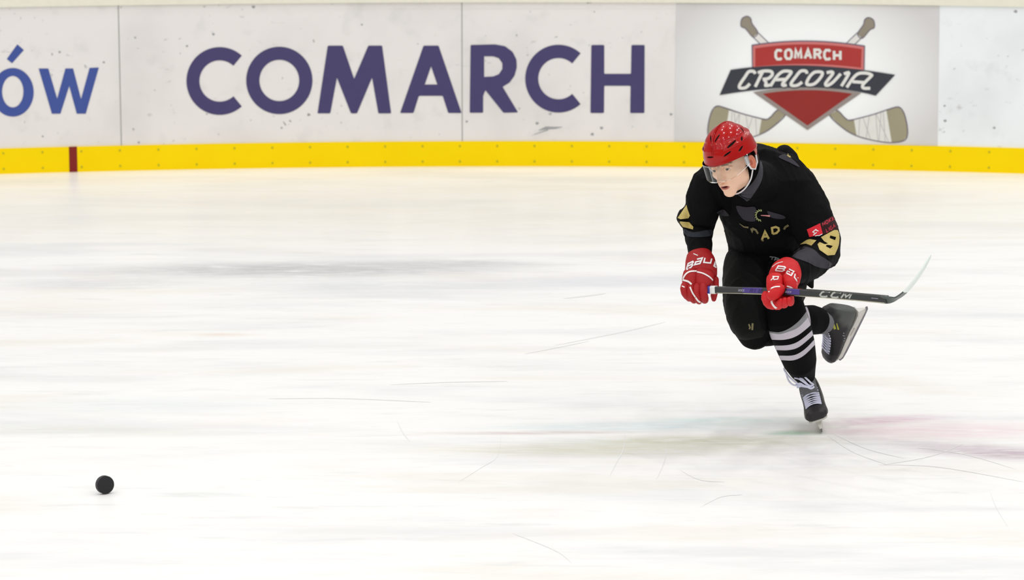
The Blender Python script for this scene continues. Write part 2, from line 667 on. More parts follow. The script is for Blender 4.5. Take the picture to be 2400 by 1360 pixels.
    Lk.new(noi((6, 30, 1), 0.05, 2.0, det=6), bp.inputs['Height'])
    Lk.new(bp.outputs['Normal'], b.inputs['Normal'])
    return m


def yb(x):                            # line of the boards: a shallow bend of the perimeter
    ax = abs(x - 0.05)
    if ax <= 4.5:
        return 8.8 - 0.40 * (ax / 3.7) ** 2
    return 8.8 - 0.40 * (4.5 / 3.7) ** 2 - (ax - 4.5) * (2 * 0.40 * 4.5 / 3.7 ** 2)


def W(px, py, off=0.0):               # the point of the boards on a line of sight
    d = ray(px, py)
    Y = 8.8
    for _ in range(12):
        p = CAM + d * ((Y - CAM.y) / d.y)
        Y = yb(p.x) - off
    return CAM + d * ((Y - CAM.y) / d.y)


Z_TOP = W(1200, 5).z
Z_YEL = W(1200, 331).z
print('board height', Z_TOP, 'kick', Z_YEL, 'bottom', W(1200, 388).z, 'x range', W(0, 200).x, W(2400, 200).x)

xs = [-12 + 24 * i / 160 for i in range(161)]
mb = MB()
v = [(x, -18.0, 0.0) for x in (-16, 16)] + [(x, 11.0, 0.0) for x in (16, -16)]
vv = v + [(a, b, -0.1) for a, b, c in v]
mb.add(vv, [(0, 1, 2, 3), (7, 6, 5, 4), (0, 4, 5, 1), (1, 5, 6, 2), (2, 6, 7, 3), (3, 7, 4, 0)])
ice = mb.build('floor', ice_material(), smooth=False)
tagit(ice, kind='structure')


def strip(y0off, y1off, z0, z1, xs_=xs):
    """a solid following the line of the boards; offsets towards the ice"""
    b = MB()
    vs, fs = [], []
    for x in xs_:
        for (o, z) in ((y0off, z0), (y0off, z1), (y1off, z1), (y1off, z0)):
            vs.append((x, yb(x) - o, z))
    for i in range(len(xs_) - 1):
        for k in range(4):
            fs.append((i * 4 + k, i * 4 + (k + 1) % 4, (i + 1) * 4 + (k + 1) % 4, (i + 1) * 4 + k))
    fs.append((0, 1, 2, 3))
    n = (len(xs_) - 1) * 4
    fs.append((n + 3, n + 2, n + 1, n))
    return b.add(vs, fs)


def board_material(name, col, spots=True):
    m = mat(name, col, .45, .4)
    nt = m.node_tree
    N, Lk = nt.nodes, nt.links
    b = N['Principled BSDF']
    tc = N.new('ShaderNodeTexCoord')

    def noi(sc_, det, lo, hi, to, loc=0.0, stretch=(1, 1, 1)):
        mp = N.new('ShaderNodeMapping')
        mp.inputs['Location'].default_value = (loc, loc, loc)
        mp.inputs['Scale'].default_value = stretch
        Lk.new(tc.outputs['Object'], mp.inputs['Vector'])
        n = N.new('ShaderNodeTexNoise')
        n.inputs['Scale'].default_value = sc_
        n.inputs['Detail'].default_value = det
        Lk.new(mp.outputs[0], n.inputs['Vector'])
        r = N.new('ShaderNodeMapRange')
        r.interpolation_type = 'SMOOTHSTEP'
        r.inputs['From Min'].default_value = lo
        r.inputs['From Max'].default_value = hi
        r.inputs['To Max'].default_value = to
        Lk.new(n.outputs['Fac'], r.inputs['Value'])
        return r.outputs[0]
    cur = None
    for fac, c in ((noi(1.3, 3, .45, .75, .7), tuple(int(x * .93) for x in col)),
                   (noi(6, 4, .55, .8, .5, 3.0), tuple(int(x * .9) for x in col)),
                   (noi(22, 2, .70, .80, .75, 7.0), (140, 142, 144)),
                   (noi(9, 6, .66, .80, .5, 11.0, (1, 1, 2.5)), (160, 158, 158))):
        mx = N.new('ShaderNodeMix')
        mx.data_type = 'RGBA'
        if cur is None:
            mx.inputs['A'].default_value = lin(col)
        else:
            Lk.new(cur, mx.inputs['A'])
        mx.inputs['B'].default_value = lin(c)
        Lk.new(fac, mx.inputs['Factor'])
        cur = mx.outputs['Result']
    Lk.new(cur, b.inputs['Base Color'])
    return m


wall = strip(0, -0.12, 0.0, Z_TOP).build('wall_back', board_material('white_boards', (233, 230, 229)), smooth=False)
tagit(wall, kind='structure')
for px in (281, 1083, 1903, -520, 2715):
    x = W(px, 180).x
    j = strip(0.0015, -0.01, Z_YEL, Z_TOP - .002, [x - .004, x + .004]).build('panel_joint', 'joint', wall, smooth=False)
dots = [(594, 16, 4.2), (500, 80, 3.5), (140, 122, 3), (243, 146, 3), (724, 269, 4), (1259, 289, 4), (1410, 300, 4), (1388, 315, 4), (1094, 285, 3),
        (100, 320, 2.5), (325, 334, 3), (2214, 248, 3), (2215, 283, 4), (2330, 300, 3.5), (2380, 27, 4.5), (2270, 6, 3), (1378, 6, 3),
        (1573, 268, 3.5), (1676, 140, 4), (848, 58, 2.5), (660, 300, 2.5), (2185, 58, 3), (2130, 262, 3), (438, 108, 3), (317, 88, 2.5)]
fc = []
for (px, py, r) in dots:
    fc += polytris([[(px + r * math.cos(a * .7), py + r * (.8 + .3 * math.sin(a * 2.1 + px)) * math.sin(a * .7)) for a in range(9)]], 50)
fc += ribbon([(1262, 306), (1280, 300), (1300, 300), (1318, 298)], [1, 7, 5, 1], 40) + ribbon([(1250, 316), (1285, 304)], [1, 3], 40)
fc += ribbon([(664, 285), (670, 294)], [2, 3], 40) + ribbon([(1858, 72), (1868, 84)], [2, 3], 40)
sm = decal('puck_mark', fc, lambda x, y: W(x, y, .0015), mat('puck_mark_grey', (160, 161, 164), .7, .2), wall)
tagit(sm, kind='stuff')
# panel right of the crest has a slightly colder white sheet
sheet = decal('white_sheet', polytris([[(2201, -40), (2700, -40), (2700, 400), (2197, 400)]], 90),
              lambda x, y: (lambda q: Vector((q.x, q.y, min(max(q.z, Z_YEL), Z_TOP - .002))))(W(x, y, .001)),
              board_material('cold_white_sheet', (240, 245, 249)), wall)

kick = strip(0.014, 0.0005, 0.0, Z_YEL).build('baseboard_back', 'yellow', smooth=False)
tagit(kick, kind='structure')
x0, x1 = W(162, 370, .015).x, W(181, 370, .015).x
strip(0.016, 0.013, 0.0, Z_YEL + .002, [x0, x1]).build('red_goal_line_mark', 'red_mark', kick, smooth=False)
xa = W(282, 370).x
for k in range(-4, 26):
    x = xa + k * .2715
    for zf in (.2, .82):
        b = MB()
        n = 8
        c = Vector((x, yb(x) - .0145, Z_YEL * zf))
        vs = [c + Vector((.008 * math.cos(2 * math.pi * q / n), d, .009 * math.sin(2 * math.pi * q / n))) for d in (0, -.0015) for q in range(n)]
        b.add(vs, [tuple(range(n, 2 * n))] + [(q, (q + 1) % n, n + (q + 1) % n, n + q) for q in range(n)])
        b.build('screw', 'screw', kick)
cap = strip(0.02, -0.14, Z_TOP, Z_TOP + .05).build('trim_1', 'cap', smooth=False)
tagit(cap, kind='structure')

# ---- lettering and crest on the boards
Wp = lambda o: (lambda x, y: W(x, y, o))


def z2(pts, s, ox, oy):
    return [(ox + x / s, oy + y / s) for x, y in pts]


def round_poly(pts, r=2.5):
    out = []
    n = len(pts)
    for i in range(n):
        p0, p, p1 = Vector(pts[i - 1]), Vector(pts[i]), Vector(pts[(i + 1) % n])
        a, b = (p0 - p), (p1 - p)
        ra = min(r, a.length / 3)
        rb = min(r, b.length / 3)
        A, B = p + a.normalized() * ra, p + b.normalized() * rb
        for t in (0, .33, .67, 1):
            out.append(tuple(A.lerp(p, t).lerp(p.lerp(B, t), t)))
    return out


word = empty('board_lettering', W(960, 266, .003))
tagit(word, 'big navy seven letter COMARCH lettering across the white rink boards', 'lettering')
ang = 48.5
for cx, cy in ((515, 190), (1309, 184.5)):
    pass


def Cpoly(cx, cy):
    o = arc(cx, cy, 78, 79.5, ang, 360 - ang, 40)
    i = arc(cx, cy, 47.5, 48.5, ang - 1, 361 - ang, 40)[::-1]
    pts = o + i
    # soften the four terminal corners
    return [pts]


def ring(cx, cy, ro, ri):
    return [arc(cx, cy, ro[0], ro[1], 0, 353, 48), arc(cx, cy, ri[0], ri[1], 0, 353, 48)[::-1]]


letters = [
    ('C', Cpoly(515, 190)),
    ('O', ring(654.7, 188.7, (77.7, 79), (46.6, 48.5))),
    ('M', [round_poly(z2([(1170, 700), (1252, 160), (1372, 160), (1462, 425), (1575, 160), (1685, 160), (1757, 700), (1655, 700), (1605, 415), (1485, 700), (1437, 700), (1325, 415), (1272, 700)], 3.4, 400, 60))]),
    ('A', [round_poly(z2([(1828, 697), (2015, 160), (2135, 160), (2318, 697), (2212, 697), (2168, 560), (1978, 560), (1935, 697)], 3.4, 400, 60)),
           z2([(2075, 325), (2025, 470), (2125, 470)], 3.4, 400, 60)]),
    ('R', [round_poly(z2([(343, 695), (350, 155), (545, 150), (625, 165), (685, 210), (715, 270), (718, 335), (700, 400), (660, 455), (605, 488), (728, 692), (612, 695), (468, 515), (450, 560), (450, 695)], 3.4, 1000, 60), 2.5),
           z2([(458, 245), (530, 245), (575, 260), (603, 300), (603, 345), (575, 388), (530, 406), (458, 410)], 3.4, 1000, 60)]),
    ('C', Cpoly(1309, 184.5)),
    ('H', [round_poly(z2([(1312, 155), (1415, 155), (1415, 385), (1628, 385), (1632, 155), (1737, 155), (1735, 697), (1622, 697), (1625, 480), (1415, 480), (1413, 697), (1305, 697)], 3.4, 1000, 60))]),
]
for ch, lp in letters:
    decal('letter_' + ch.lower(), polytris(lp, 40), Wp(.003), 'navy', word)
lw = empty('board_lettering', W(100, 266, .003))
tagit(lw, 'smaller lighter blue lettering ending in ów at the left edge of the boards', 'lettering')
decal('letter_o', polytris([arc(30, 216.5, 49, 57, 0, 353, 48), arc(30, 215, 25, 37, 0, 353, 48)[::-1]], 40), Wp(.003), 'blue', lw)
decal('accent_mark', polytris([z2([(122, 312), (168, 352), (85, 445), (48, 415)], 3, 0, 0)], 40), Wp(.003), 'blue', lw)
decal('letter_w', polytris([z2([(272, 482), (340, 482), (402, 695), (460, 482), (514, 482), (570, 697), (630, 478), (695, 475), (603, 800), (540, 800), (487, 605), (425, 800), (365, 800)], 3, 0, 0)], 40), Wp(.003), 'blue', lw)
# letter standing left of the frame's edge
decal('letter_k', ribbon([(-150, 110), (-150, 270)], 22) + ribbon([(-60, 165), (-140, 215), (-60, 270)], 22), Wp(.003), 'blue', lw)

crest = empty('crest_panel', W(1890, 333, .004))
tagit(crest, 'pale grey printed panel with red shield, black ribbon and crossed hockey sticks on the boards', 'banner')


def panel_material():
    m = mat('crest_panel_print', (214, 215, 216), .5, .35)
    nt = m.node_tree
    N, Lk = nt.nodes, nt.links
    tc = N.new('ShaderNodeTexCoord')
    mp = N.new('ShaderNodeMapping')
    mp.vector_type = 'TEXTURE'
    c = W(1885, 180)
    mp.inputs['Location'].default_value = c
    mp.inputs['Scale'].default_value = (1.05, 2, .75)
    Lk.new(tc.outputs['Object'], mp.inputs['Vector'])
    ln = N.new('ShaderNodeVectorMath')
    ln.operation = 'LENGTH'
    Lk.new(mp.outputs[0], ln.inputs[0])
    r = N.new('ShaderNodeValToRGB')
    r.color_ramp.elements[0].position = .45
    r.color_ramp.elements[0].color = lin((247, 250, 251))
    r.color_ramp.elements[1].position = 1.0
    r.color_ramp.elements[1].color = lin((212, 211, 212))
    Lk.new(ln.outputs['Value'], r.inputs['Fac'])
    Lk.new(r.outputs['Color'], N['Principled BSDF'].inputs['Base Color'])
    return m


clampz = lambda q: Vector((q.x, q.y, min(max(q.z, Z_YEL + .001), Z_TOP - .003)))
decal('backing_sheet', polytris([[(1585, -10), (2203, -10), (2197, 360), (1580, 360)]], 60), lambda x, y: clampz(W(x, y, .002)), panel_material(), crest)
q4 = lambda pts: z2(pts, 4, 1640, 20)
mir = lambda pts: [(2024 - x, y) for x, y in pts]
for side, f in (('l', lambda p: p), ('r', mir)):
    sh = [(1215, 1000), (1290, 955), (1385, 1045), (1480, 1032), (1640, 990), (1800, 935), (1870, 925), (1915, 980), (1945, 1100), (1945, 1200), (1900, 1245), (1780, 1258), (1620, 1235), (1460, 1190), (1340, 1120)]
    up = [(385, 130), (400, 90), (445, 72), (480, 95), (490, 140), (545, 225), (500, 268), (430, 190), (390, 170)]
    up = [tuple(v) for v in smoothpts([Vector(p) for p in up], 4, True)]
    up2 = [(545, 225), (655, 330), (570, 335), (500, 268)]
    if side == 'r':
        up = [(x, y + 12) for x, y in up]
        up2 = [(x, y + 12) for x, y in up2]
        sh = [(x, y - 8) for x, y in sh]
    s1 = decal('printed_stick', polytris([q4(f(sh))], 40), Wp(.003), 'c_tan', crest)
    decal('knob', polytris([q4(f(up))], 40), Wp(.0035), 'c_knob', s1)
    decal('shaft', polytris([q4(f(up2))], 40), Wp(.0035), 'c_white', s1)
    tp = [(1445, 1040), (1600, 1000), (1750, 955), (1800, 1258), (1640, 1238), (1470, 1192)]
    decal('blade_tape', polytris([q4(f(tp))], 40), Wp(.004), 'c_white', s1)
    ln = []
    for a, b in (((1500, 1030), (1490, 1195)), ((1530, 1020), (1600, 1225)), ((1590, 1005), (1560, 1215)), ((1650, 990), (1670, 1240)), ((1700, 975), (1680, 1240)), ((1655, 990), (1770, 1250)), ((1720, 970), (1740, 1250))):
        ln += ribbon(q4(f([a, b])), 1.6, 40)
    decal('tape_edges', ln, Wp(.0045), 'c_tape', s1)
    decal('outline', ribbon(q4(f(smoothpts([Vector(p) for p in sh], 3, True))), 2.2, 40, True) + ribbon(q4(f(up)), 1.8, 40, True)
          + ribbon(q4(f([(545, 225), (655, 330)])), 1.8) + ribbon(q4(f([(500, 268), (570, 335)])), 1.8), Wp(.005), 'c_line', s1)


def arc3(p0, pm, p1, n=14):
    p0, pm, p1 = Vector(p0), Vector(pm), Vector(p1)
    c = pm * 2 - (p0 + p1) / 2
    return [tuple(p0.lerp(c, i / n).lerp(c.lerp(p1, i / n), i / n)) for i in range(n + 1)]


shield = decal('shield', polytris([q4(arc3((500, 785), (1010, 740), (1515, 792)) + [(1010, 1140)])], 40), Wp(.006), 'c_grey', crest)
decal('shield_point', polytris([q4(arc3((590, 800), (1010, 765), (1430, 800)) + [(1010, 1098)])], 40), Wp(.0065), 'c_red2', shield)
decal('shield_top_outline', polytris([q4(arc3((486, 340), (1010, 300), (1550, 348)) + arc3((1545, 575), (1010, 545), (490, 570)))], 40), Wp(.006), 'c_line', shield)
decal('shield_top_rim', polytris([q4(arc3((497, 350), (1010, 311), (1540, 358)) + arc3((1535, 575), (1010, 545), (500, 570)))], 40), Wp(.0065), 'c_rim', shield)
decal('shield_top', polytris([q4(arc3((520, 374), (1010, 336), (1518, 380)) + arc3((1512, 556), (1010, 520), (520, 545)))], 40), Wp(.007), 'c_red', shield)
rib = decal('ribbon', polytris([q4(arc3((290, 575), (1010, 535), (1832, 622)) + arc3((1650, 818), (1000, 738), (186, 812)))], 40), Wp(.0075), 'c_dark', crest)
fc = []
for k, ch in enumerate('COMARCH'):
    u = k / 6
    x = 700 + 548 * u
    yy = 487 - 10 * math.sin(math.pi * u) - 0 + 6 * u
    fc += glyph(ch, *[q4([(x, yy)])[0]], (16.5, 0), (0, -24), 6.2, 30) if False else glyph(ch, q4([(x + 12, yy - 12)])[0], (14.5, 0), (0, -21), 6.0, 30)
decal('small_lettering', fc, Wp(.008), 'c_white', shield)
# slanted script lettering: strokes in zoomed pixels
SCR = [
    [(520, 612), (505, 590), (460, 592), (425, 640), (375, 715), (378, 745), (430, 742), (470, 705)],
    [(590, 592), (520, 735)], [(545, 602), (600, 586), (668, 590), (680, 620), (645, 655), (590, 664)], [(602, 664), (622, 695), (618, 722), (658, 718)],
    [(662, 728), (720, 640), (775, 592), (835, 588), (855, 606), (780, 700), (785, 722), (815, 716)], [(712, 668), (800, 664)],
    [(1005, 612), (995, 587), (945, 588), (900, 640), (858, 698), (865, 722), (915, 720), (960, 690)],
    [(1100, 592), (1148, 600), (1138, 640), (1080, 703), (1022, 716), (1002, 698), (1030, 640), (1068, 602), (1100, 592)],
    [(1190, 602), (1235, 594), (1245, 615), (1182, 698), (1195, 722), (1250, 690), (1322, 612)],
    [(1352, 614), (1398, 608), (1328, 728)],
    [(1378, 740), (1440, 650), (1490, 610), (1560, 606), (1610, 622), (1600, 642), (1532, 712), (1535, 746), (1598, 748)], [(1432, 686), (1545, 694)],
]
fc, fo = [], []
for st in SCR:
    sp = smoothpts([Vector(p) for p in st], 4)
    fc += ribbon(q4(sp), 7.2, 40)
    fo += ribbon(q4([(x + 3, y + 3) for x, y in sp]), 11, 40)
decal('script_outline', fo, Wp(.008), mat('crest_navy_edge', (46, 50, 66), .55, .3), rib)
decal('script_lettering', fc, Wp(.0085), 'c_white', rib)

# ---- long scratches cut into the ice
fl = []
for pts, wd in [([(1465, 1020), (1460, 1055), (1445, 1085), (1428, 1118)], 2.2), ([(1562, 1035), (1560, 1070), (1550, 1100), (1538, 1125)], 2.2),
                ([(930, 985), (945, 1015), (962, 1036)], 2.5), ([(628, 935), (800, 934), (1010, 943)], 1.8), ([(915, 902), (1050, 896), (1190, 894)], 1.6),
                ([(1175, 1020), (1165, 1070), (1130, 1095), (1075, 1130)], 1.5), ([(1940, 1022), (2000, 1060), (2080, 1090)], 1.8), ([(1950, 1016), (2030, 1052), (2120, 1075)], 1.2),
                ([(2070, 1090), (2180, 1070), (2260, 1040)], 1.5), ([(1300, 810), (1450, 780), (1560, 755)], 2.0), ([(1230, 830), (1380, 800)], 1.4),
                ([(2320, 1150), (2335, 1190), (2365, 1240)], 1.5), ([(1640, 1190), (1690, 1165), (1740, 1160)], 1.5), ([(1200, 1250), (1300, 1290), (1340, 1320)], 1.8),
                ([(2060, 1090), (2200, 1095), (2400, 1130)], 1.5), ([(2150, 1050), (2260, 1065), (2380, 1100)], 1.3), ([(1590, 1100), (1640, 1125), (1700, 1130)], 1.2),
                ([(1320, 700), (1420, 688)], 3.0)]:
    sp = smoothpts([Vector(p) for p in pts], 8)
    n = len(sp)
    fl += ribbon(sp, [max(.3, wd * math.sin(math.pi * (i + .3) / (n))) for i in range(n)], 20)
sk = decal('skate_scratches', fl, lambda x, y: G(x, y, .0008), 'mark', ice, maxjump=9)
tagit(sk, kind='stuff')

# ================================================================== PUCK
pc = G(246, 1157.5)
R_, H_ = .0381, .0127
axis = Vector((.52, -1, .12)).normalized()     # the puck rolls on its edge
rotm = axis.to_track_quat('Z', 'Y').to_matrix()
prof = [(0, H_), (.9 * R_, H_), (.965 * R_, H_ * .97), (R_, H_ * .8), (R_, H_ * .4), (R_, 0), (R_, -H_ * .4), (R_, -H_ * .8), (.965 * R_, -H_ * .97), (.9 * R_, -H_), (0, -H_)]
b = MB()
n = 64
vs = [rotm @ Vector((r * math.cos(2 * math.pi * k / n), r * math.sin(2 * math.pi * k / n), z)) for r, z in prof for k in range(n)]
lowest = min(v.z for v in vs)
vs = [v + Vector((pc.x, pc.y, -lowest)) for v in vs]
for i in range(len(prof) - 1):
    fs = [(i * n + k, i * n + (k + 1) % n, (i + 1) * n + (k + 1) % n, (i + 1) * n + k) for k in range(n)]
    b.add(vs if i == 0 else [], [], 0)
    b.f += fs
    b.mi += [1 if 2 <= i <= 7 else 0] * n
me = b.me('hockey_puck')
bm = bmesh.new(); bm.from_mesh(me); bmesh.ops.remove_doubles(bm, verts=bm.verts, dist=1e-5); bm.to_mesh(me); bm.free()
puck = link('hockey_puck', me, ['puck', 'puck_side'])
tagit(puck, 'black rubber puck rolling upright on its edge on the ice at lower left', 'puck')

# ================================================================== PERSON
person = empty('person', G(1925, 1016))
tagit(person, 'crouching skater in red helmet, black jersey and red gloves, one skate raised behind', 'person')

# ---- feet: the supporting skate leans on its inner edge with the toe to the viewer, the other is raised behind
FA = Vector((-.08, -1.0, 0.0)).normalized()
UA = Vector((-.36, .0, 1.0))
UA = (UA - FA * UA.dot(FA)).normalized()
OA = G(1928, 1018) - FA * .15 + Vector((0, 0, .003))
FB = Vector((-.38, .22, -.90)).normalized()
UB = Vector((-.86, -.44, .12))
UB = (UB - FB * UB.dot(FB)).normalized()
OB = P(2006, 783, .42)
footA = lambda x, z: OA + FA * x + UA * z
footB = lambda x, z: OB + FB * x + UB * z

# ---- head frame
HC = P(1714, 378, -0.30)               # between the eyes' level, middle of the head
YAW, PIT, ROLL = math.radians(35), math.radians(17), math.radians(11)
Fh = Vector((-math.sin(YAW) * math.cos(PIT), -math.cos(YAW) * math.cos(PIT), -math.sin(PIT)))
Uh = (Vector((0, 0, 1)) - Fh * Fh.z).normalized()
Uh = Matrix.Rotation(ROLL, 3, Fh) @ Uh
Xh = Fh.cross(Uh).normalized()
HS = 1.12
HM = Matrix((Xh, Fh, Uh)).transposed()


def H(x, y, z):
    return HC + HM @ (Vector((x, y, z)) * HS)


def head_points():
    nu, nv = 300, 200
    O = np.array([0, 0.0, -0.01])
    u = np.linspace(0, 2 * np.pi, nu, endpoint=False)
    v_ = np.linspace(0.01, np.pi - 0.01, nv)
    U, V = np.meshgrid(u, v_)
    D = np.stack([np.sin(V) * np.sin(U), np.sin(V) * np.cos(U), np.cos(V)], -1).reshape(-1, 3)

    def ell(p, c, r):
        q = p - np.array(c)
        r = np.array(r)
        k0 = np.linalg.norm(q / r, axis=1)
        k1 = np.linalg.norm(q / (r * r), axis=1) + 1e-9
        return k0 * (k0 - 1) / k1

    def caps(p, a, b, ra, rb):
        a, b = np.array(a), np.array(b)
        t = np.clip(((p - a) @ (b - a)) / ((b - a) @ (b - a)), 0, 1)
        return np.linalg.norm(p - (a + t[:, None] * (b - a)), axis=1) - (ra + (rb - ra) * t)

    def smin(a, b, k):
        h = np.clip(.5 + .5 * (b - a) / k, 0, 1)
        return b * (1 - h) + a * h - k * h * (1 - h)

    def smax(a, b, k):
        return -smin(-a, -b, k)

    def f(p):
        d = ell(p, (0, -.014, .035), (.074, .094, .082))
        d = smin(d, ell(p, (0, .028, -.03), (.060, .058, .078)), .02)
        d = smin(d, ell(p, (0, .022, -.072), (.061, .060, .036)), .02)
        d = smin(d, ell(p, (0, .072, -.102), (.026, .018, .018)), .018)
        for s in (-1, 1):
            d = smin(d, ell(p, (s * .044, .052, -.026), (.020, .022, .017)), .014)
            d = smin(d, ell(p, (s * .026, .080, .019), (.026, .013, .009)), .010)
        d = smin(d, ell(p, (0, .074, -.066), (.030, .022, .026)), .014)
        for s in (-1, 1):
            d = smax(d, -ell(p, (s * .031, .097, .000), (.017, .015, .0068)), .008)
        d = smin(d, caps(p, (0, .088, .012), (0, .113, -.034), .0075, .0095), .010)
        for s in (-1, 1):
            d = smin(d, ell(p, (s * .0115, .100, -.040), (.0085, .011, .0075)), .006)
            for a, b_ in (((s * .046, .072, .002), (s * .038, .084, .0062)), ((s * .038, .084, .0062), (s * .026, .087, .0062)), ((s * .026, .087, .0062), (s * .017, .083, .000)),
                          ((s * .046, .072, .001), (s * .034, .083, -.0068)), ((s * .034, .083, -.0068), (s * .018, .082, -.004))):
                d = smin(d, caps(p, a, b_, .0028, .0028), .003)
        d = smin(d, caps(p, (-.018, .090, -.064), (0, .098, -.0605), .004, .0055), .004)
        d = smin(d, caps(p, (.018, .090, -.064), (0, .098, -.0605), .004, .0055), .004)
        d = smin(d, caps(p, (-.014, .089, -.079), (.014, .089, -.079), .0055, .0055), .005)
        d = smax(d, -ell(p, (0, .100, -.0695), (.0165, .020, .0042)), .0015)
        return d
    lo = np.zeros(len(D))
    hi = np.full(len(D), .0)
    # outermost crossing: march inwards from far away
    t = np.full(len(D), .16)
    done = np.zeros(len(D), bool)
    step = .0015
    for _ in range(110):
        p = O + D * t[:, None]
        ins = f(p) < 0
        done |= ins
        t = np.where(done, t, t - step)
        if done.all():
            break
    a, b_ = t.copy(), t + step
    for _ in range(8):
        m_ = (a + b_) / 2
        ins = f(O + D * m_[:, None]) < 0
        a = np.where(ins, m_, a)
        b_ = np.where(ins, b_, m_)
    pts = O + D * a[:, None]
    fs = []
    for i in range(nv - 1):
        for k in range(nu):
            k2 = (k + 1) % nu
            fs.append((i * nu + k, (i + 1) * nu + k, (i + 1) * nu + k2, i * nu + k2))
    fs.append(tuple(range(nu)))
    fs.append(tuple((nv - 1) * nu + k for k in range(nu))[::-1])
    return [H(*p) for p in pts], fs


body = MB()
hv, hf = head_points()
body.add(hv, hf)
neck0 = P(1785, 430, -.03)
body.loft([(neck0, .060, .060), (H(.006, -.038, -.11), .046, .046), (H(.004, -.022, -.06), .048, .048)])
for s in (-1, 1):                      # ears
    er = HM @ Matrix.Rotation(s * math.radians(18), 3, 'Z') @ Matrix.Rotation(math.radians(-8), 3, 'X')
    body.blob(H(s * .078, -.014, -.020), (.006 * HS, .015 * HS, .027 * HS), er)
    hel = [H(s * (.083 + .004 * math.sin(a)), -.012 - .017 * math.sin(a) * -1 * -1, -.019 + .027 * math.cos(a)) for a in [x * .35 - .6 for x in range(11)]]
    body.loft([(p, .0045, .0045) for p in hel], n=10)
# torso, arms, legs: a body under the clothes
body.loft([S(1800, 625, .22, 48, 42), S(1798, 560, .16, 52, 42), S(1790, 500, .06, 64, 50), S(1780, 440, .0, 80, 55), S(1785, 400, .0, 55, 45)])
JL = dict(sh=(1668, 430, -.02), el=(1642, 535, .02), wr=(1641, 625, -.17), pa=(1636, 660, -.23))
JR = dict(sh=(1858, 445, .0), el=(1936, 590, -.10), wr=(1850, 640, -.40), pa=(1834, 672, -.46))
for J, xx in ((JL, 1720), (JR, 1840)):
    body.loft([S(xx, 425, -.01, 38), S(*J['sh'], 26), S(*J['el'], 22), S(*J['wr'], 16)])
    body.loft([S(*J['wr'], 16), S(*J['pa'], 20, 12)])
KR = dict(hip=(1765, 625, .20), kn=(1762, 770, -.08), an=(1925, 762, .24), toe=(1962, 820, .22))
KL = dict(hip=(1845, 625, .22), kn=(1840, 735, -.12), an=(1893, 905, .06), toe=(1912, 965, -.12))
for K, ft in ((KR, footB), (KL, footA)):
    body.loft([S(*K['hip'], 34), S(*K['kn'], 28), ], ref=Vector((0, 1, -.2)))
    kn, an = P(*K['kn']), ft(-.05, .215)
    body.loft([(kn, .050, .050), (kn.lerp(an, .4), .052, .052), (an, .025, .026)], ref=Vector((.1, 1, .2)))
    body.loft([(an, .025, .026), (ft(-.05, .13), .024, .026)], ref=Vector((.1, 1, .2)))
    body.loft([(ft(-.085, .10), .020, .020), (ft(-.02, .11), .026, .026), (ft(.06, .098), .032, .022), (ft(.12, .092), .026, .014)], ref=Vector((.1, 1, .2)))
# hands inside the gloves: palm, four curled fingers and a thumb
for J, gx, gy, gY in ((JL, 1632, 682, -.25), (JR, 1836, 694, -.53)):
    for k in range(4):
        x = gx - 20 + k * 10.5
        body.loft([S(x, gy - 22, gY + .005, 4.5), S(x, gy - 4, gY - .026, 4.5), S(x + 1, gy + 13, gY - .01, 4.2), S(x + 1, gy + 12, gY + .012, 4)], n=10)
    body.loft([S(gx + 12, gy - 28, gY, 5.5), S(gx + 14, gy - 10, gY - .01, 5), S(gx + 12, gy + 2, gY - .01, 4.5)], n=10)
bme = body.remesh('body', .0021, 1, .5)
Hinv = HM.transposed()
hl = lambda co: (Hinv @ (Vector(co) - HC)) / HS
bo = link('body', bme, layered('skin', [('flush', (212, 128, 100)), ('lip', (186, 112, 98)), ('mouth', (92, 34, 36)), ('brow', (116, 88, 68)), ('concha_shade', (166, 76, 58)), ('shave', (206, 166, 138))]), person)


def f_lip(co):
    q = hl(co)
    if q.y < .06:
        return 0
    r = math.sqrt((q.x / .0215) ** 2 + ((q.z + .0715) / .0095) ** 2)
    return (1 - sst(.85, 1.1, r)) * (1 - sst(-.0605, -.0575, q.z))


def f_mouth(co):
    q = hl(co)
    if q.y < .05:
        return 0
    return (1 - sst(.8, 1.1, math.sqrt((q.x / .0165) ** 2 + ((q.z + .0695) / .0048) ** 2))) * (1 - sst(.0925, .0955, q.y))


def f_brow(co):
    q = hl(co)
    if q.y < .05:
        return 0
    ax = abs(q.x)
    zc = .0165 + .003 * (1 - ((ax - .032) / .018) ** 2)
    return .85 * (1 - sst(.5, 1.1, abs(q.z - zc) / .004)) * sst(.011, .017, ax) * (1 - sst(.044, .051, ax))


def f_flush(co):
    q = hl(co)
    if -.062 < q.z < .02 and q.y < .03:
        return sst(.066, .072, abs(q.x))
    return 0


def f_shave(co):
    q = hl(co)
    return .7 * (1 - sst(-.085, -.065, q.z)) * (1 - sst(.05, .075, q.y))


def f_concha_shade(co):  # dark red paints the shade of the ear's hollow, which is not modelled
    q = hl(co)
    return .8 * (1 - sst(.5, 1.0, math.sqrt(((q.y + .010) / .009) ** 2 + ((q.z + .018) / .016) ** 2))) * sst(.07, .075, abs(q.x))


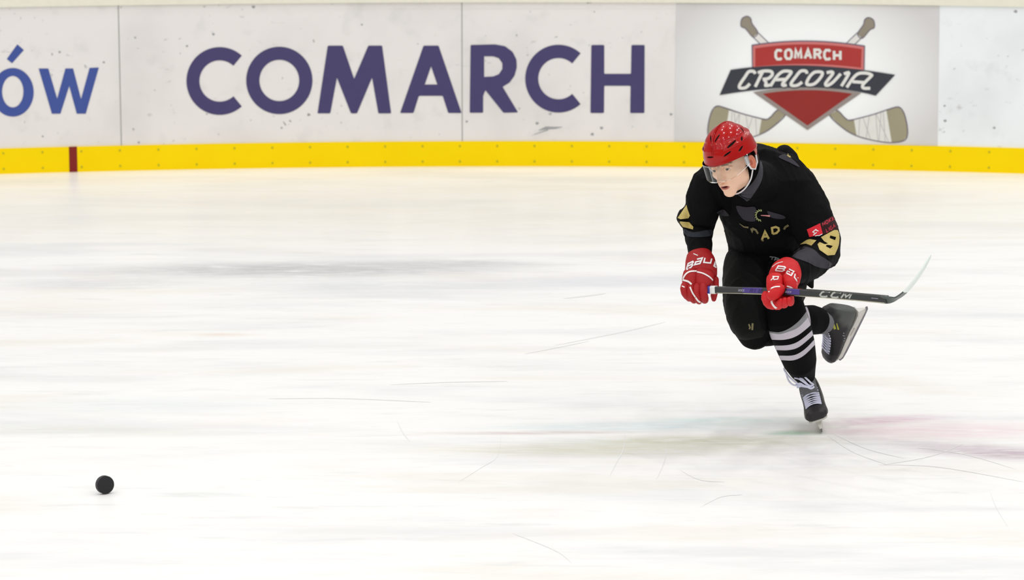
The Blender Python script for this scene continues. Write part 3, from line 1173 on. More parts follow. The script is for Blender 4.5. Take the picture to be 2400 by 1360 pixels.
for nm_, fn_ in (('concha_shade', f_concha_shade), ('lip', f_lip), ('mouth', f_mouth), ('brow', f_brow), ('flush', f_flush), ('shave', f_shave)):
    mark(bme, nm_, fn_)
for s in (-1, 1):
    b = MB()
    ec = Vector((s * .0305, .0735, .000))
    b.blob(H(*ec), (.0118 * HS,) * 3, HM, 16)
    e = b.build('eye', 'eye', person)
    b = MB()
    n = 20
    gd = Vector((-.10, 1, -.12)).normalized()
    side_, up_ = gd.cross(Vector((0, 0, 1))).normalized(), Vector((0, 0, 1))
    vs = [ec + gd * .0124] + [ec + gd * .0120 + side_ * (.0056 * math.cos(2 * math.pi * k / n)) + up_ * (.0056 * math.sin(2 * math.pi * k / n)) for k in range(n)]
    b.add([H(*v) for v in vs], [(0, 1 + k, 1 + (k + 1) % n) for k in range(n)])
    b.build('iris', 'iris', e)

# hair at the temple and nape
b = MB()
for s in (-1, 1):
    b.blob(H(s * .067, -.020, .022), (.012 * HS, .028 * HS, .02 * HS), HM)
    b.blob(H(s * .06, -.06, -.02), (.02 * HS, .03 * HS, .03 * HS), HM)
b.blob(H(0, -.085, -.02), (.05 * HS, .02 * HS, .04 * HS), HM)
hm = b.remesh('hair', .004, 2)
link('hair', hm, 'hair', person)

# ---- helmet
def helmet():
    HO = Vector((0, -.012, .034))
    nu, nv = 400, 170
    vents = [  # azimuth (0 = front, + = wearer's left), elevation, half length, half width (deg), rotation
        (8, 14, 8, 2.2, 0), (42, 12, 8, 3.0, 28), (62, 16, 8, 3.0, 28), (46, 32, 13, 3.6, 24), (78, 32, 6, 3.0, 38),
        (12, 50, 9, 2.6, 60), (95, 55, 7, 3.6, 50), (115, 46, 7, 3.6, 50), (104, 20, 8, 3.0, 30), (-30, 14, 8, 2.6, -20),
        (-46, 30, 12, 3.4, -24), (-62, 14, 8, 3.0, -28), (-78, 32, 6, 3.0, -38), (-12, 50, 9, 2.6, -60), (150, 30, 8, 3, 0), (-150, 30, 8, 3, 0), (-110, 46, 7, 3.6, -50)]
    vs, mi = [], []

    def rim(az):
        a = abs(az)
        if a < 95:
            return math.radians(-5 + 3 * math.sin(math.pi * a / 95))
        if a < 122:
            t = (a - 95) / 27
            return math.radians(-5 - 27 * t * t * (3 - 2 * t))
        return math.radians(-32)
    dark = {}
    for i in range(nv):
        for k in range(nu):
            az = -180 + 360 * k / nu
            r0 = rim(az)
            t = i / (nv - 1)
            el = r0 + (math.pi / 2 - .002 - r0) * t
            ca, sa = math.cos(math.radians(az)), math.sin(math.radians(az))
            d = Vector((sa * math.cos(el), ca * math.cos(el), math.sin(el)))
            rx, ry, rz = .100, .120, .116
            if ca < 0:
                ry = .116
            k0 = math.sqrt((d.x / rx) ** 2 + (d.y / ry) ** 2 + (d.z / rz) ** 2)
            r = 1 / k0
            e = math.degrees(el)
            # raised centre spine, side ridges and grooves
            spx = d.x / rx
            if e > 10:
                w_ = min(1, (e - 10) / 20)
                r += .006 * w_ * (math.exp(-((spx - 0) / .16) ** 4))
                r += .0045 * w_ * math.exp(-((abs(spx) - .55) / .10) ** 2)
                r -= .003 * w_ * math.exp(-((abs(spx) - .30) / .05) ** 2)
            r += .003 * math.exp(-((e + 3) / 5) ** 2)
            r += .0035 * math.exp(-(((e - 24 - .12 * abs(az) * .4)) / 3.0) ** 2) * (1 if abs(az) > 25 else .3)
            r -= .002 * math.exp(-(((e - 40)) / 2.5) ** 2) * (1 if 20 < abs(az) else .3)
            dk = 0
            for (va, ve, vl, vw, vr) in vents:
                da = (az - va + 180) % 360 - 180
                x = da * math.cos(math.radians(min(e, 75)))
                y = e - ve
                c_, s_ = math.cos(math.radians(vr)), math.sin(math.radians(vr))
                X, Y = x * c_ + y * s_, -x * s_ + y * c_
                g = (X / (vl * 1.12)) ** 2 + (Y / (vw * .72)) ** 2
                if g < 1.0:
                    dk = 1
                    r -= .005 * min(1, (1 - g) * 2)
            p = HO + d * r
            vs.append(p)
            dark[(i, k)] = dk
    b = MB()
    fs, mm = [], []
    for i in range(nv - 1):
        for k in range(nu):
            k2 = (k + 1) % nu
            fs.append((i * nu + k, i * nu + k2, (i + 1) * nu + k2, (i + 1) * nu + k))
            mm.append(1 if dark[(i, k)] + dark[(i, k2)] + dark[(i + 1, k)] + dark[(i + 1, k2)] >= 3 else 0)
    fs.append(tuple((nv - 1) * nu + k for k in range(nu)))
    mm.append(0)
    # inner shell
    base = len(vs)
    for i in range(0, nv):
        for k in range(nu):
            p = vs[i * nu + k]
            vs.append(HO + (p - HO) * (.915 if i > 3 else (.985 - .0175 * i)))
    inner = []
    for i in range(nv - 1):
        for k in range(nu):
            k2 = (k + 1) % nu
            inner.append((base + i * nu + k2, base + i * nu + k, base + (i + 1) * nu + k, base + (i + 1) * nu + k2))
    rimf = [(k, base + k, base + (k + 1) % nu, (k + 1) % nu) for k in range(nu)]
    me = mesh('helmet', [H(*p) for p in vs], fs + inner + rimf)
    me.polygons.foreach_set('material_index', mm + [1] * len(inner) + [0] * len(rimf))
    return me


hel = link('helmet', helmet(), ['helmet', 'helmet_in'], person)


def glassmat():
    m = bpy.data.materials.new('clear_visor')
    m.use_nodes = True
    nt = m.node_tree
    N, Lk = nt.nodes, nt.links
    N.remove(N['Principled BSDF'])
    t = N.new('ShaderNodeBsdfTransparent')
    t.inputs[0].default_value = (.97, .98, .98, 1)
    g = N.new('ShaderNodeBsdfGlossy')
    g.inputs['Roughness'].default_value = .03
    g.inputs['Color'].default_value = (.9, .9, .9, 1)
    fr = N.new('ShaderNodeFresnel')
    fr.inputs['IOR'].default_value = 1.25
    d = N.new('ShaderNodeBsdfDiffuse')  # thin pale haze imitates the ice mirrored in the visor
    d.inputs[0].default_value = (.75, .78, .78, 1)
    m1 = N.new('ShaderNodeMixShader')
    nz = N.new('ShaderNodeTexNoise')
    nz.inputs['Scale'].default_value = 30
    mr = N.new('ShaderNodeMapRange')
    mr.inputs['From Min'].default_value = .3
    mr.inputs['From Max'].default_value = .8
    mr.inputs['To Min'].default_value = .0
    mr.inputs['To Max'].default_value = .022
    Lk.new(nz.outputs['Fac'], mr.inputs['Value'])
    Lk.new(mr.outputs[0], m1.inputs['Fac'])
    Lk.new(t.outputs[0], m1.inputs[1])
    Lk.new(d.outputs[0], m1.inputs[2])
    m2 = N.new('ShaderNodeMixShader')
    Lk.new(fr.outputs[0], m2.inputs['Fac'])
    Lk.new(m1.outputs[0], m2.inputs[1])
    Lk.new(g.outputs[0], m2.inputs[2])
    Lk.new(m2.outputs[0], N['Material Output'].inputs['Surface'])
    return m


GLASS = glassmat()


def visor():
    nu, nv = 60, 14
    vs, fs = [], []
    for lay in (0, 1):
        for i in range(nv + 1):
            for k in range(nu + 1):
                az = math.radians(-76 + 152 * k / nu)
                c = abs(math.sin(az))
                zt = .030
                zb = -.036 + .030 * c ** 4
                z = zt + (zb - zt) * i / nv
                g = 1 - lay * .003
                fl = 1 + .06 * i / nv
                vs.append(H(.106 * math.sin(az) * g, (-.006 + .128 * math.cos(az) * fl) * g, z))
    n1 = (nv + 1) * (nu + 1)
    for lay in (0, 1):
        for i in range(nv):
            for k in range(nu):
                a = lay * n1 + i * (nu + 1) + k
                f = (a, a + 1, a + nu + 2, a + nu + 1)
                fs.append(f if lay == 0 else f[::-1])
    ring_ = [k for k in range(nu + 1)] + [i * (nu + 1) + nu for i in range(1, nv + 1)] + [nv * (nu + 1) + k for k in range(nu - 1, -1, -1)] + [i * (nu + 1) for i in range(nv - 1, 0, -1)]
    for j in range(len(ring_)):
        a, b_ = ring_[j], ring_[(j + 1) % len(ring_)]
        fs.append((a, b_, b_ + n1, a + n1))
    return mesh('visor', vs, fs)


vis = link('visor', visor(), GLASS, hel)
for s in (-1, 1):
    # ear loop, side strap and buckle
    b = MB()
    b.loft([(H(s * x, y, z), .004, .0025) for x, y, z in ((.089, .030, .020), (.091, .026, -.010), (.089, .012, -.036), (.086, -.016, -.050), (.088, -.040, -.030), (.088, -.048, .004), (.09, -.048, .02))], n=10)
    b.build('ear_loop', 'strap', hel)
    b = MB()
    b.blob(H(s * .088, .022, .002), (.0035 * HS, .013 * HS, .020 * HS), HM)
    b.build('ear_guard', mat('clear_ear_guard', (196, 190, 190), .15, .5), hel)
b = MB()
cs = [(-.086, .002, -.046), (-.072, .012, -.078), (-.050, .030, -.104), (-.02, .044, -.119), (.02, .044, -.119), (.050, .030, -.104), (.072, .012, -.078), (.086, .002, -.046)]
b.loft([(H(*p), .0032, .0018) for p in smoothpts([Vector(c) for c in cs], 4)], n=10)
b.build('chin_strap', 'strap', hel)
b = MB()
b.blob(H(.072, .014, -.078), (.006 * HS, .006 * HS, .009 * HS), HM)
b.build('strap_buckle', 'strap', hel)


# ---- clothes
def wrinkle(me, amp, sc_, axis_=Vector((1, 1, .45)), seed=0.0, fold=None):
    vs = me.vertices
    nrm = [v.normal.copy() for v in vs]
    for v, nn in zip(vs, nrm):
        q = Vector((v.co.x * axis_.x, v.co.y * axis_.y, v.co.z * axis_.z)) * sc_ + Vector((seed, seed, seed))
        a = noise.noise(q + Vector((noise.noise(q * .7), noise.noise(q * .6 + Vector((9, 0, 0))), 0)) * 1.2)
        r = (1 - abs(a) * 2.2) ** 3 if abs(a) < .45 else 0
        v.co += nn * (amp * (r - .25) + amp * .6 * noise.noise(q * 2.1))
    me.update()


j = MB()
j.loft([S(1797, 590, .17, 90, 62), S(1797, 560, .15, 92, 66), S(1795, 520, .08, 98, 70), S(1790, 470, .02, 112, 74), S(1786, 425, .0, 122, 78), S(1788, 392, .04, 100, 70), S(1792, 382, .07, 60, 46)], exp=2.2)
# shoulder yoke and pads
j.loft([S(1668, 432, -.03, 50, 52), S(1725, 412, -.01, 52, 56), S(1785, 402, .03, 56, 60), S(1835, 412, .03, 56, 58), S(1866, 446, .0, 54, 58)])
nk = H(-.016, -.040, -.083)
j.loft([S(1798, 436, -.02, 56, 56), (P(1790, 430, -.03).lerp(nk, .5), .092, .090), (nk, .080, .078)], cap=.15)
j.blob(P(1818, 392, .08), (.085, .10, .075))
# viewer's left sleeve
j.loft([S(1668, 430, -.03, 48, 50), S(1648, 468, -.04, 43, 46), S(1642, 510, -.01, 38, 42), S(1636, 540, .0, 34, 38), S(1638, 570, -.07, 30, 33), S(1641, 600, -.13, 26, 28)])
j.loft([S(1613, 482, -.03, 7, 18), S(1603, 500, -.03, 14, 24), S(1600, 511, -.03, 16, 24), S(1606, 524, -.02, 13, 22), S(1614, 540, -.01, 8, 18)])
# viewer's right sleeve
j.loft([S(1862, 440, .0, 52, 58), S(1882, 475, -.02, 54, 56), S(1902, 520, -.05, 54, 54), S(1924, 570, -.08, 49, 52), S(1924, 597, -.11, 45, 50)])
j.loft([S(1932, 588, -.10, 36, 44), S(1905, 612, -.20, 40, 40), S(1880, 628, -.30, 36, 36), S(1862, 638, -.37, 28, 30)])
# loose hem and tail
j.loft([S(1890, 625, .02, 24, 26), S(1892, 650, .03, 18, 22), S(1903, 672, .04, 6, 14)])
j.loft([S(1880, 660, -.18, 14, 16), S(1893, 640, -.15, 22, 22)])
jm = j.remesh('jersey', .0055, 5, .5)
wrinkle(jm, .0055, 9.0, seed=3.3)
wrinkle(jm, .0018, 26.0, seed=8.1)
jer = link('jersey', jm, 'jersey', person)
# raised fold of cloth over the far shoulder blade
b = MB()
b.loft([S(1838, 362, .17, 24, 30), S(1844, 372, .17, 27, 34), S(1851, 388, .16, 26, 34), S(1860, 410, .15, 20, 28)], cap=.95)
bm_ = b.remesh('shoulder_pad', .006, 4)
link('shoulder_pad', bm_, 'jersey', person)

p_ = MB()
p_.loft([S(1797, 560, .17, 84, 66), S(1797, 600, .19, 92, 70), S(1795, 645, .20, 92, 72), S(1795, 672, .20, 80, 66)], exp=2.3)
p_.loft([S(1756, 618, .16, 60, 66), S(1752, 665, .06, 58, 64), S(1752, 705, -.02, 57, 60), S(1756, 742, -.08, 54, 56), S(1762, 768, -.10, 46, 50)])   # thigh of the raised leg
p_.loft([S(1842, 620, .16, 54, 64), S(1842, 665, .04, 50, 60), S(1836, 705, -.06, 48, 54), S(1836, 728, -.10, 44, 46)])
pm = p_.remesh('hockey_pants', .0055, 5, .5)
wrinkle(pm, .004, 7.0, seed=5.0)
pants = link('hockey_pants', pm, 'pants', person)

# socks over shin guards
k_ = MB()
k_.loft([S(1766, 738, -.06, 46, 40), S(1764, 768, -.09, 49, 44), S(1772, 786, -.05, 40, 38)])
k_.loft([S(1770, 776, -.06, 38, 36), S(1800, 772, .02, 40, 42), S(1845, 764, .12, 38, 44), S(1885, 752, .20, 36, 42), S(1904, 750, .24, 35, 36), S(1917, 752, .27, 32, 34)], ref=Vector((0, 1, 0)))
sr = k_.remesh('hockey_sock', .005, 4)
sockR = link('hockey_sock', sr, 'sock', person)
k_ = MB()
k_.loft([S(1838, 715, -.12, 46, 44), S(1843, 745, -.13, 50, 46), S(1853, 775, -.10, 50, 44), S(1865, 812, -.03, 46, 42), S(1874, 845, .05, 40, 40), S(1881, 868, .15, 31, 28), S(1888, 884, .20, 23, 22)])
sl = k_.remesh('hockey_sock', .005, 4)
sockL = link('hockey_sock', sl, 'sock', person)

tj = bvh(jer)
onJ = onto(tj, .0042)
onJ3 = onto(tj, .0055)
tp_ = bvh(pants)
onP = onto(tp_, .002)
tsl = bvh(sockL)
tsr = bvh(sockR)


def zz(pts, s, ox, oy):
    return [(ox + x / s, oy + y / s) for x, y in pts]


def poly(name, pts, place, m, parent, sm=0, maxe=3.2):
    lp = [tuple(p) for p in (smoothpts([Vector(q) for q in pts], sm, True) if sm else pts)]
    return decal(name, polytris([lp], maxe), place, m, parent, True)


Z1 = lambda p: zz(p, 3.0909, 1560, 260)
ZA = lambda p: zz(p, 7.555, 1840, 460)
ZC = lambda p: zz(p, 7.554, 1680, 460)
poly('sleeve_stripe', ZA([(310, 890), (400, 900), (520, 950), (620, 1050), (720, 1110), (840, 1215), (760, 1285), (560, 1250), (400, 1170), (120, 1060), (200, 960)]), onJ, 'jersey_grey', jer, 3)
poly('chest_grey_patch', ZC([(350, 170), (520, 195), (670, 190), (700, 280), (660, 330), (690, 430), (600, 450), (480, 420), (400, 330), (360, 250)]), onJ, 'jersey_grey', jer, 3)  # grey patches laid over the black chest
poly('chest_grey_patch', ZC([(890, 265), (1010, 295), (1180, 345), (1215, 390), (1120, 405), (960, 375)]), onJ, 'jersey_grey', jer, 3)
poly('chest_grey_patch', ZC([(0, 290), (110, 235), (180, 290), (215, 350), (120, 350), (60, 330)]), onJ, 'jersey_grey', jer, 3)
poly('back_grey_patch', zz([(1530, 730), (1620, 690), (1740, 760), (1862, 885), (1820, 880), (1700, 820), (1590, 770)], 6.8, 1600, 260), onJ, 'jersey_grey', jer, 3)  # grey patch laid over the upper back
poly('sleeve_stripe', Z1([(130, 850), (200, 880), (330, 860), (330, 905), (210, 915), (145, 900)]), onJ, mat('slate_jersey_cloth', (40, 44, 52), .8, .3), jer, 3)
poly('back_print', zz([(1610, 640), (1680, 680), (1735, 742), (1700, 740), (1655, 700)], 6.8, 1600, 260), onJ3, 'gold', jer)
# league patch, second patch and the number on the sleeve
pr = poly('red_patch', ZA([(385, 590), (620, 480), (668, 670), (430, 725)]), onJ, 'patch_red', jer)
fw = []
for st in ([(500, 690), (560, 640)], [(485, 640), (545, 590), (560, 605)], [(530, 595), (590, 618)], [(520, 655), (500, 630)]):
    fw += ribbon(ZA(st), 2.4)
decal('patch_emblem', fw, onJ3, 'white_print', jer)
decal('patch_lettering', ribbon(ZA([(530, 706), (580, 696), (600, 700), (660, 670)]), 1.6), onJ3, 'white_print', jer)
poly('maroon_patch', ZA([(625, 480), (880, 320), (935, 400), (945, 580), (870, 600), (680, 680), (668, 670)]), onJ, 'maroon', jer)
fw = []
for ch, x, y in (('H', 672, 530), ('O', 728, 497), ('K', 785, 462), ('E', 840, 428)):
    fw += glyph(ch, ZA([(x, y)])[0], (4.8, -2.8), (-1.2, -7.8), 1.5)
for ch, x, y in (('L', 738, 640), ('I', 785, 612), ('G', 808, 598), ('A', 858, 565)):
    fw += glyph(ch, ZA([(x, y)])[0], (4.4, -2.8), (-2.0, -7.5), 1.5)
decal('league_lettering', fw, onJ3, 'dark_red_print', jer)
nine = [(635, 725), (870, 598), (930, 598), (958, 650), (965, 740), (955, 850), (930, 930), (880, 1040), (755, 1050), (610, 950), (575, 850), (612, 812), (705, 850), (762, 838), (690, 795)]
decal('sleeve_number', polytris([ZA(nine), ZA([(800, 695), (790, 740), (885, 780), (905, 725)]), ZA([(735, 862), (722, 888), (800, 928), (848, 882), (800, 868)])], 3.2), onJ, 'gold', jer, True)
poly('sleeve_number', ZA([(260, 855), (380, 775), (440, 760), (555, 780), (465, 875), (370, 840)]), onJ, 'gold', jer)
# left arm number seen at the edge of the sleeve
sl1 = poly('sleeve_number', [(1608.7, 480), (1612, 492), (1617, 506), (1613, 512), (1595, 514), (1588, 511), (1599, 495)], onJ, 'gold', jer)
poly('sleeve_number', [(1591, 519), (1615, 521), (1625, 532), (1624, 538), (1600, 532)], onJ, 'gold', jer)
# chest lettering and wreath
fw = []
fw += glyph('A', ZC([(800, 770)])[0], (16, -2), (-1, -18), 5, 2)
fw += glyph('D', ZC([(990, 670)])[0], (15, -4), (-2, -14), 5, 2)
decal('chest_lettering', fw, onJ3, 'gold', jer)
fw = ribbon(ZC([(605, 570), (625, 620), (640, 575), (690, 600), (730, 665)]), 4.5, 2) + ribbon(ZC([(1190, 590), (1210, 550), (1270, 515)]), 5, 2) + ribbon(ZC([(400, 485), (480, 545), (560, 555)]), [1, 3, 4], 2) + ribbon(ZC([(790, 765), (825, 795)]), 4, 2)
decal('chest_lettering', fw, onJ3, 'gold_dull', jer)
fw = []
for a in range(9):
    th = math.radians(70 + a * 24)
    cx, cy = 770 + 75 * math.cos(th), 340 - 85 * math.sin(th)
    for dr in (-22, 22):
        t2 = th + math.radians(55 if dr > 0 else 120)
        fw += ribbon(ZC([(cx, cy), (cx - abs(dr) * 1.5 * math.cos(t2) * -1 * (1 if dr > 0 else .6), cy - abs(dr) * 1.5 * math.sin(t2) * (1 if dr > 0 else .6))]), 1.9, 2)
fw += ribbon(ZC(arc(770, 340, 72, 82, 70, 262, 12)), 1.2, 2)
decal('wreath_emblem', fw, onJ3, mat('pale_green_print', (168, 178, 120), .6, .3), jer)
decal('stick_emblem', ribbon(ZC([(780, 340), (870, 345), (940, 352)]), [1.5, 2.5, 4], 2), onJ3, mat('pink_print', (226, 150, 148), .6, .3), jer)
# collar
poly('collar', Z1([(690, 360), (706, 420), (700, 490), (668, 560), (600, 652), (570, 640), (520, 600), (570, 575), (630, 520), (668, 455), (680, 400)]), onto(tj, .005), 'collar', jer, 3)
# pants lettering and crest
fw = glyph('T', (1801, 608), (15, 1.5), (3, -6), 2, 2) + glyph('R', (1815, 611), (9, 2), (3, -6.5), 2, 2) + glyph('A', (1827, 613), (9, 2), (3, -6.5), 2, 2)
decal('pants_lettering', fw, onto(bvh(pants, jer), .003), 'grey_print', pants)
decal('pants_crest', ribbon([(1755, 760), (1758, 768), (1756, 772)], 3.4, 2) + ribbon([(1764, 758), (1763, 774)], 4.4, 2), onto(bvh(pants, sockR), .002), 'gold_dull', pants)

# sock stripes follow the round of the leg
onSL = onto(tsl, .002)


def band(top, bot):
    def at(c, x):
        n = len(c)
        for k in range(n - 1):
            if x <= c[k + 1][0] or k == n - 2:
                a, b_ = c[k], c[k + 1]
                t = (x - a[0]) / (b_[0] - a[0])
                return a[1] + (b_[1] - a[1]) * t
    tp, bt = [[tuple(p) for p in smoothpts([Vector(q) for q in c], 6)] for c in (top, bot)]
    fs = []
    x0, x1, n = 1785.0, 1925.0, 300
    for i in range(n):
        xa_, xb_ = x0 + (x1 - x0) * i / n, x0 + (x1 - x0) * (i + 1) / n
        ya, yb_, yc, yd = at(tp, xa_), at(tp, xb_), at(bt, xa_), at(bt, xb_)
        for k in range(8):
            f0, f1 = k / 8, (k + 1) / 8
            fs.append([Vector((xa_, ya + (yc - ya) * f0)), Vector((xb_, yb_ + (yd - yb_) * f0)), Vector((xb_, yb_ + (yd - yb_) * f1)), Vector((xa_, ya + (yc - ya) * f1))])
    return fs


ST = [([(1795, 778), (1801, 779), (1825, 783.5), (1848, 778), (1872, 767), (1895, 743), (1904, 730)], [(1798, 795), (1808, 796.5), (1839, 796.5), (1867, 788), (1895, 767), (1910, 750)]),
      ([(1805, 810), (1816, 810.6), (1848, 809), (1872, 800), (1900, 777.6), (1915, 760)], [(1805, 820), (1822, 821), (1848, 821), (1872, 814), (1901, 790.6), (1918, 774)]),
      ([(1815, 834), (1828, 834), (1860, 833), (1883.5, 821), (1906, 799), (1918, 784)], [(1820, 844), (1834, 844.7), (1860, 844.7), (1883.5, 834), (1908, 810.6), (1920, 797)])]
decal('tape_band', band([(1795, 773), (1801, 776), (1825, 779), (1848, 771), (1872, 753), (1892, 728), (1904, 715)], ST[0][0]), onSL, 'stripe_grey', sockL, True, merge=False)
for a_, b_ in ST:
    decal('stripe', band(a_, b_), onSL, 'stripe', sockL, True, merge=False)
onSR = onto(tsr, .002)
decal('stripe', ribbon(smoothpts([Vector(p) for p in [(1878, 700), (1890, 725), (1896, 750), (1899, 800)]], 5), 7, 3), onSR, 'stripe', sockR, True)
b = MB()
b.loft([S(1916, 753, .26, 30, 31), S(1931, 757, .29, 27, 28)], ref=Vector((0, 1, 0)))
b.build('ankle_padding', 'felt', sockR)


# ---- skates
def skate(name, O, F, U, side, sc_=1.0):
    F = F.normalized()
    U = (U - F * U.dot(F)).normalized()
    Sd = F.cross(U).normalized()

    def q(x, y, z):
        return O + (F * x + Sd * y + U * z) * sc_
    root = empty(name, O)
    root.parent = person
    root.matrix_parent_inverse = person.matrix_world.inverted()
    zs = .062
    m = MB()
    # boot: sections along the foot: (x, half width, z bottom, z top)
    sec = [(-.128, .024, zs + .012, .165), (-.120, .038, zs + .004, .215), (-.095, .046, zs, .240), (-.060, .051, zs, .244), (-.030, .052, zs, .232), (-.005, .051, zs, .200), (.025, .051, zs, .168), (.060, .053, zs, .146), (.090, .056, zs, .132), (.115, .056, zs, .124), (.140, .050, zs + .002, .116), (.157, .034, zs + .008, .104)]
    n = 26
    vs, fs = [], []
    for (x, hw, zb, zt) in sec:
        for k in range(n):
            u = 2 * math.pi * k / n
            cx_, cz_ = math.cos(u), math.sin(u)
            X = math.copysign(abs(cx_) ** .7, cx_) * hw
            Z = (zb + zt) / 2 + math.copysign(abs(cz_) ** .75, cz_) * (zt - zb) / 2
            tw = (Z - zb) / (zt - zb)
            X *= (1 - .22 * max(0, tw - .3)) if x > 0 else (1 - .12 * tw)
            vs.append(q(x, X, Z))
    for i in range(len(sec) - 1):
        for k in range(n):
            fs.append((i * n + k, i * n + (k + 1) % n, (i + 1) * n + (k + 1) % n, (i + 1) * n + k))
    fs.append(tuple(range(n)))
    fs.append(tuple((len(sec) - 1) * n + k for k in range(n))[::-1])
    m.add(vs, fs)
    me = m.remesh('boot', .0035 * sc_, 3)
    # toe cap and scuffed heel as materials of the boot's own regions
    boot = link('boot', me, layered('boot', [('scuff', (84, 88, 84)), ('toe', (40, 38, 40))]), root)

    def loc(co):
        d = (Vector(co) - O) / sc_
        return d.dot(F), d.dot(Sd), d.dot(U)

    def f_toe(co):
        x, y, z = loc(co)
        return sst(.090, .098, x - (z - zs) * .25)

    def f_scuff(co):
        x, y, z = loc(co)
        nz = noise.noise(Vector((x * 25, z * 25, y * 25))) * .03
        return (1 - sst(-.07, -.01, x + nz + (z - .06) * .25)) * (1 - sst(.16, .22, z + nz)) * .9
    mark(me, 'toe', f_toe)
    mark(me, 'scuff', f_scuff)
    # tongue
    m = MB()
    m.loft([(q(.035, 0, .150), .034 * sc_, .008 * sc_), (q(.010, 0, .185), .038 * sc_, .009 * sc_), (q(-.010, 0, .222), .040 * sc_, .010 * sc_), (q(-.014, 0, .255), .040 * sc_, .009 * sc_), (q(-.010, 0, .275), .030 * sc_, .008 * sc_)], ref=U * .6 + F * .8)
    m.build('tongue', 'felt', root)
    # sole line, holder and runner
    m = MB()
    out = []
    for x, hw in ((-.125, .022), (-.11, .033), (-.06, .036), (-.02, .033), (.04, .038), (.09, .044), (.125, .042), (.148, .026)):
        out.append((x, hw))
    lp = [(x, hw) for x, hw in out] + [(x, -hw) for x, hw in out[::-1]]
    vs = [q(x, y, zs + .004) for x, y in lp] + [q(x, y, zs - .004) for x, y in lp]
    N_ = len(lp)
    m.add(vs, [tuple(range(N_)), tuple(range(N_, 2 * N_))[::-1]] + [(k, (k + 1) % N_, N_ + (k + 1) % N_, N_ + k) for k in range(N_)])
    m.build('outsole', 'holder', root, False)
    m = MB()
    prof_ = [(-.118, zs, .020), (-.125, .045, .012), (-.135, .028, .006), (-.140, .018, .004), (.140, .018, .004), (.138, .030, .006), (.120, .045, .012), (.108, zs, .022)]
    # side profile with the open middle: two towers and a bridge
    for seg in ([(-.120, zs), (-.140, .020), (-.128, .014), (-.060, .014), (-.030, .022), (-.036, .040), (-.052, zs)],
                [(.032, zs), (.018, .040), (.012, .022), (.040, .014), (.125, .014), (.142, .022), (.128, .045), (.125, zs)],
                [(-.062, .014), (.042, .014), (.020, .026), (-.036, .026)]):
        wds = [(.018 if z > .055 else (.010 if z > .035 else .005)) for x, z in seg]
        n2 = len(seg)
        vs = [q(x, w_, z) for (x, z), w_ in zip(seg, wds)] + [q(x, -w_, z) for (x, z), w_ in zip(seg, wds)]
        m.add(vs, [tuple(range(n2)), tuple(range(n2, 2 * n2))[::-1]] + [(k, (k + 1) % n2, n2 + (k + 1) % n2, n2 + k) for k in range(n2)])
    m.build('blade_holder', 'holder', root, False)
    m = MB()
    run = [(-.146, .020), (-.150, .012), (-.138, .003), (-.10, .0008), (0, 0), (.10, .001), (.135, .004), (.150, .013), (.148, .022), (.13, .016), (-.13, .016)]
    n2 = len(run)
    vs = [q(x, .0018, z) for x, z in run] + [q(x, -.0018, z) for x, z in run]
    m.add(vs, [tuple(range(n2)), tuple(range(n2, 2 * n2))[::-1]] + [(k, (k + 1) % n2, n2 + (k + 1) % n2, n2 + k) for k in range(n2)])
    m.build('runner', 'steel', root, False)
    # laces
    tree = bvh(boot)
    rows = 8
    m = MB()

    def top(x, y):
        h, nn, i_, ds = tree.ray_cast(q(x + .05, y, .34), (q(x, y, 0) - q(x + .05, y, .34)).normalized())
        return h + nn * .002 if h is not None else q(x, y, .15)
    for r in range(rows):
        x0 = .088 - r * .0145
        for s in (-1, 1):
            pts = []
            for t in [i / 8 for i in range(9)]:
                y = s * (.036 - .072 * t)
                x = x0 - .010 * t
                p = top(x, y)
                h2 = (p - O).dot(U) / sc_
                pts.append((p + U * (.003 * math.sin(math.pi * t)) + F * .002, (.0024) * sc_, .0016 * sc_))
            m.loft(pts, n=8)
    m.build('laces', 'lace', root)
    return root, boot, q


skA, bootA, qA = skate('skate', OA, FA, UA, 1, 1.02)
skB, bootB, qB = skate('skate', OB, FB, UB, -1, 1.0)
# untied bow of the supporting skate, blown to the side
Yk = .065
m = MB()
for pts in ([(1893, 908), (1870, 900), (1850, 884), (1838, 867), (1842, 864), (1856, 876), (1878, 892), (1896, 905)],
            [(1893, 908), (1875, 905), (1858, 902), (1847, 890), (1842, 872)],
            [(1900, 907), (1885, 895), (1872, 882), (1864, 876), (1872, 873), (1884, 882), (1900, 897), (1907, 902)],
            [(1897, 906), (1880, 888), (1868, 877)], [(1903, 910), (1888, 899), (1874, 889), (1862, 886)],
            [(1863, 904), (1875, 899), (1890, 907), (1906, 903)], [(1868, 909), (1884, 904), (1900, 911), (1908, 907)]):
    sp = smoothpts([Vector((x, y, Yk - .006 * (i % 3))) for i, (x, y) in enumerate(pts)], 6)
    m.loft([(P(*p), 0.0040, .0024) for p in sp], n=8)
m.build('lace_bow', 'lace', skA)
tB = onto(bvh(bootB), .0012)
decal('boot_emblem', ribbon([(1953, 757), (1957, 772)], [3, 6], 2) + ribbon([(1961, 758), (1965, 773)], [2, 4], 2), tB, mat('lime_print', (170, 172, 60), .5, .4), skB)
fw = []
for k_i in range(6):
    fw += ribbon([(1984 - k_i, 812 - k_i * 6), (1979 - k_i + (k_i % 2) * 2, 811 - k_i * 6)], 1.6, 2)
decal('boot_print', fw, tB, 'grey_print', skB)
decal('boot_mark', ribbon([(1931, 738), (1940, 735)], 2.5, 2) + ribbon([(1935, 733), (1937, 741)], 2.5, 2), tB, 'white_print', skB)

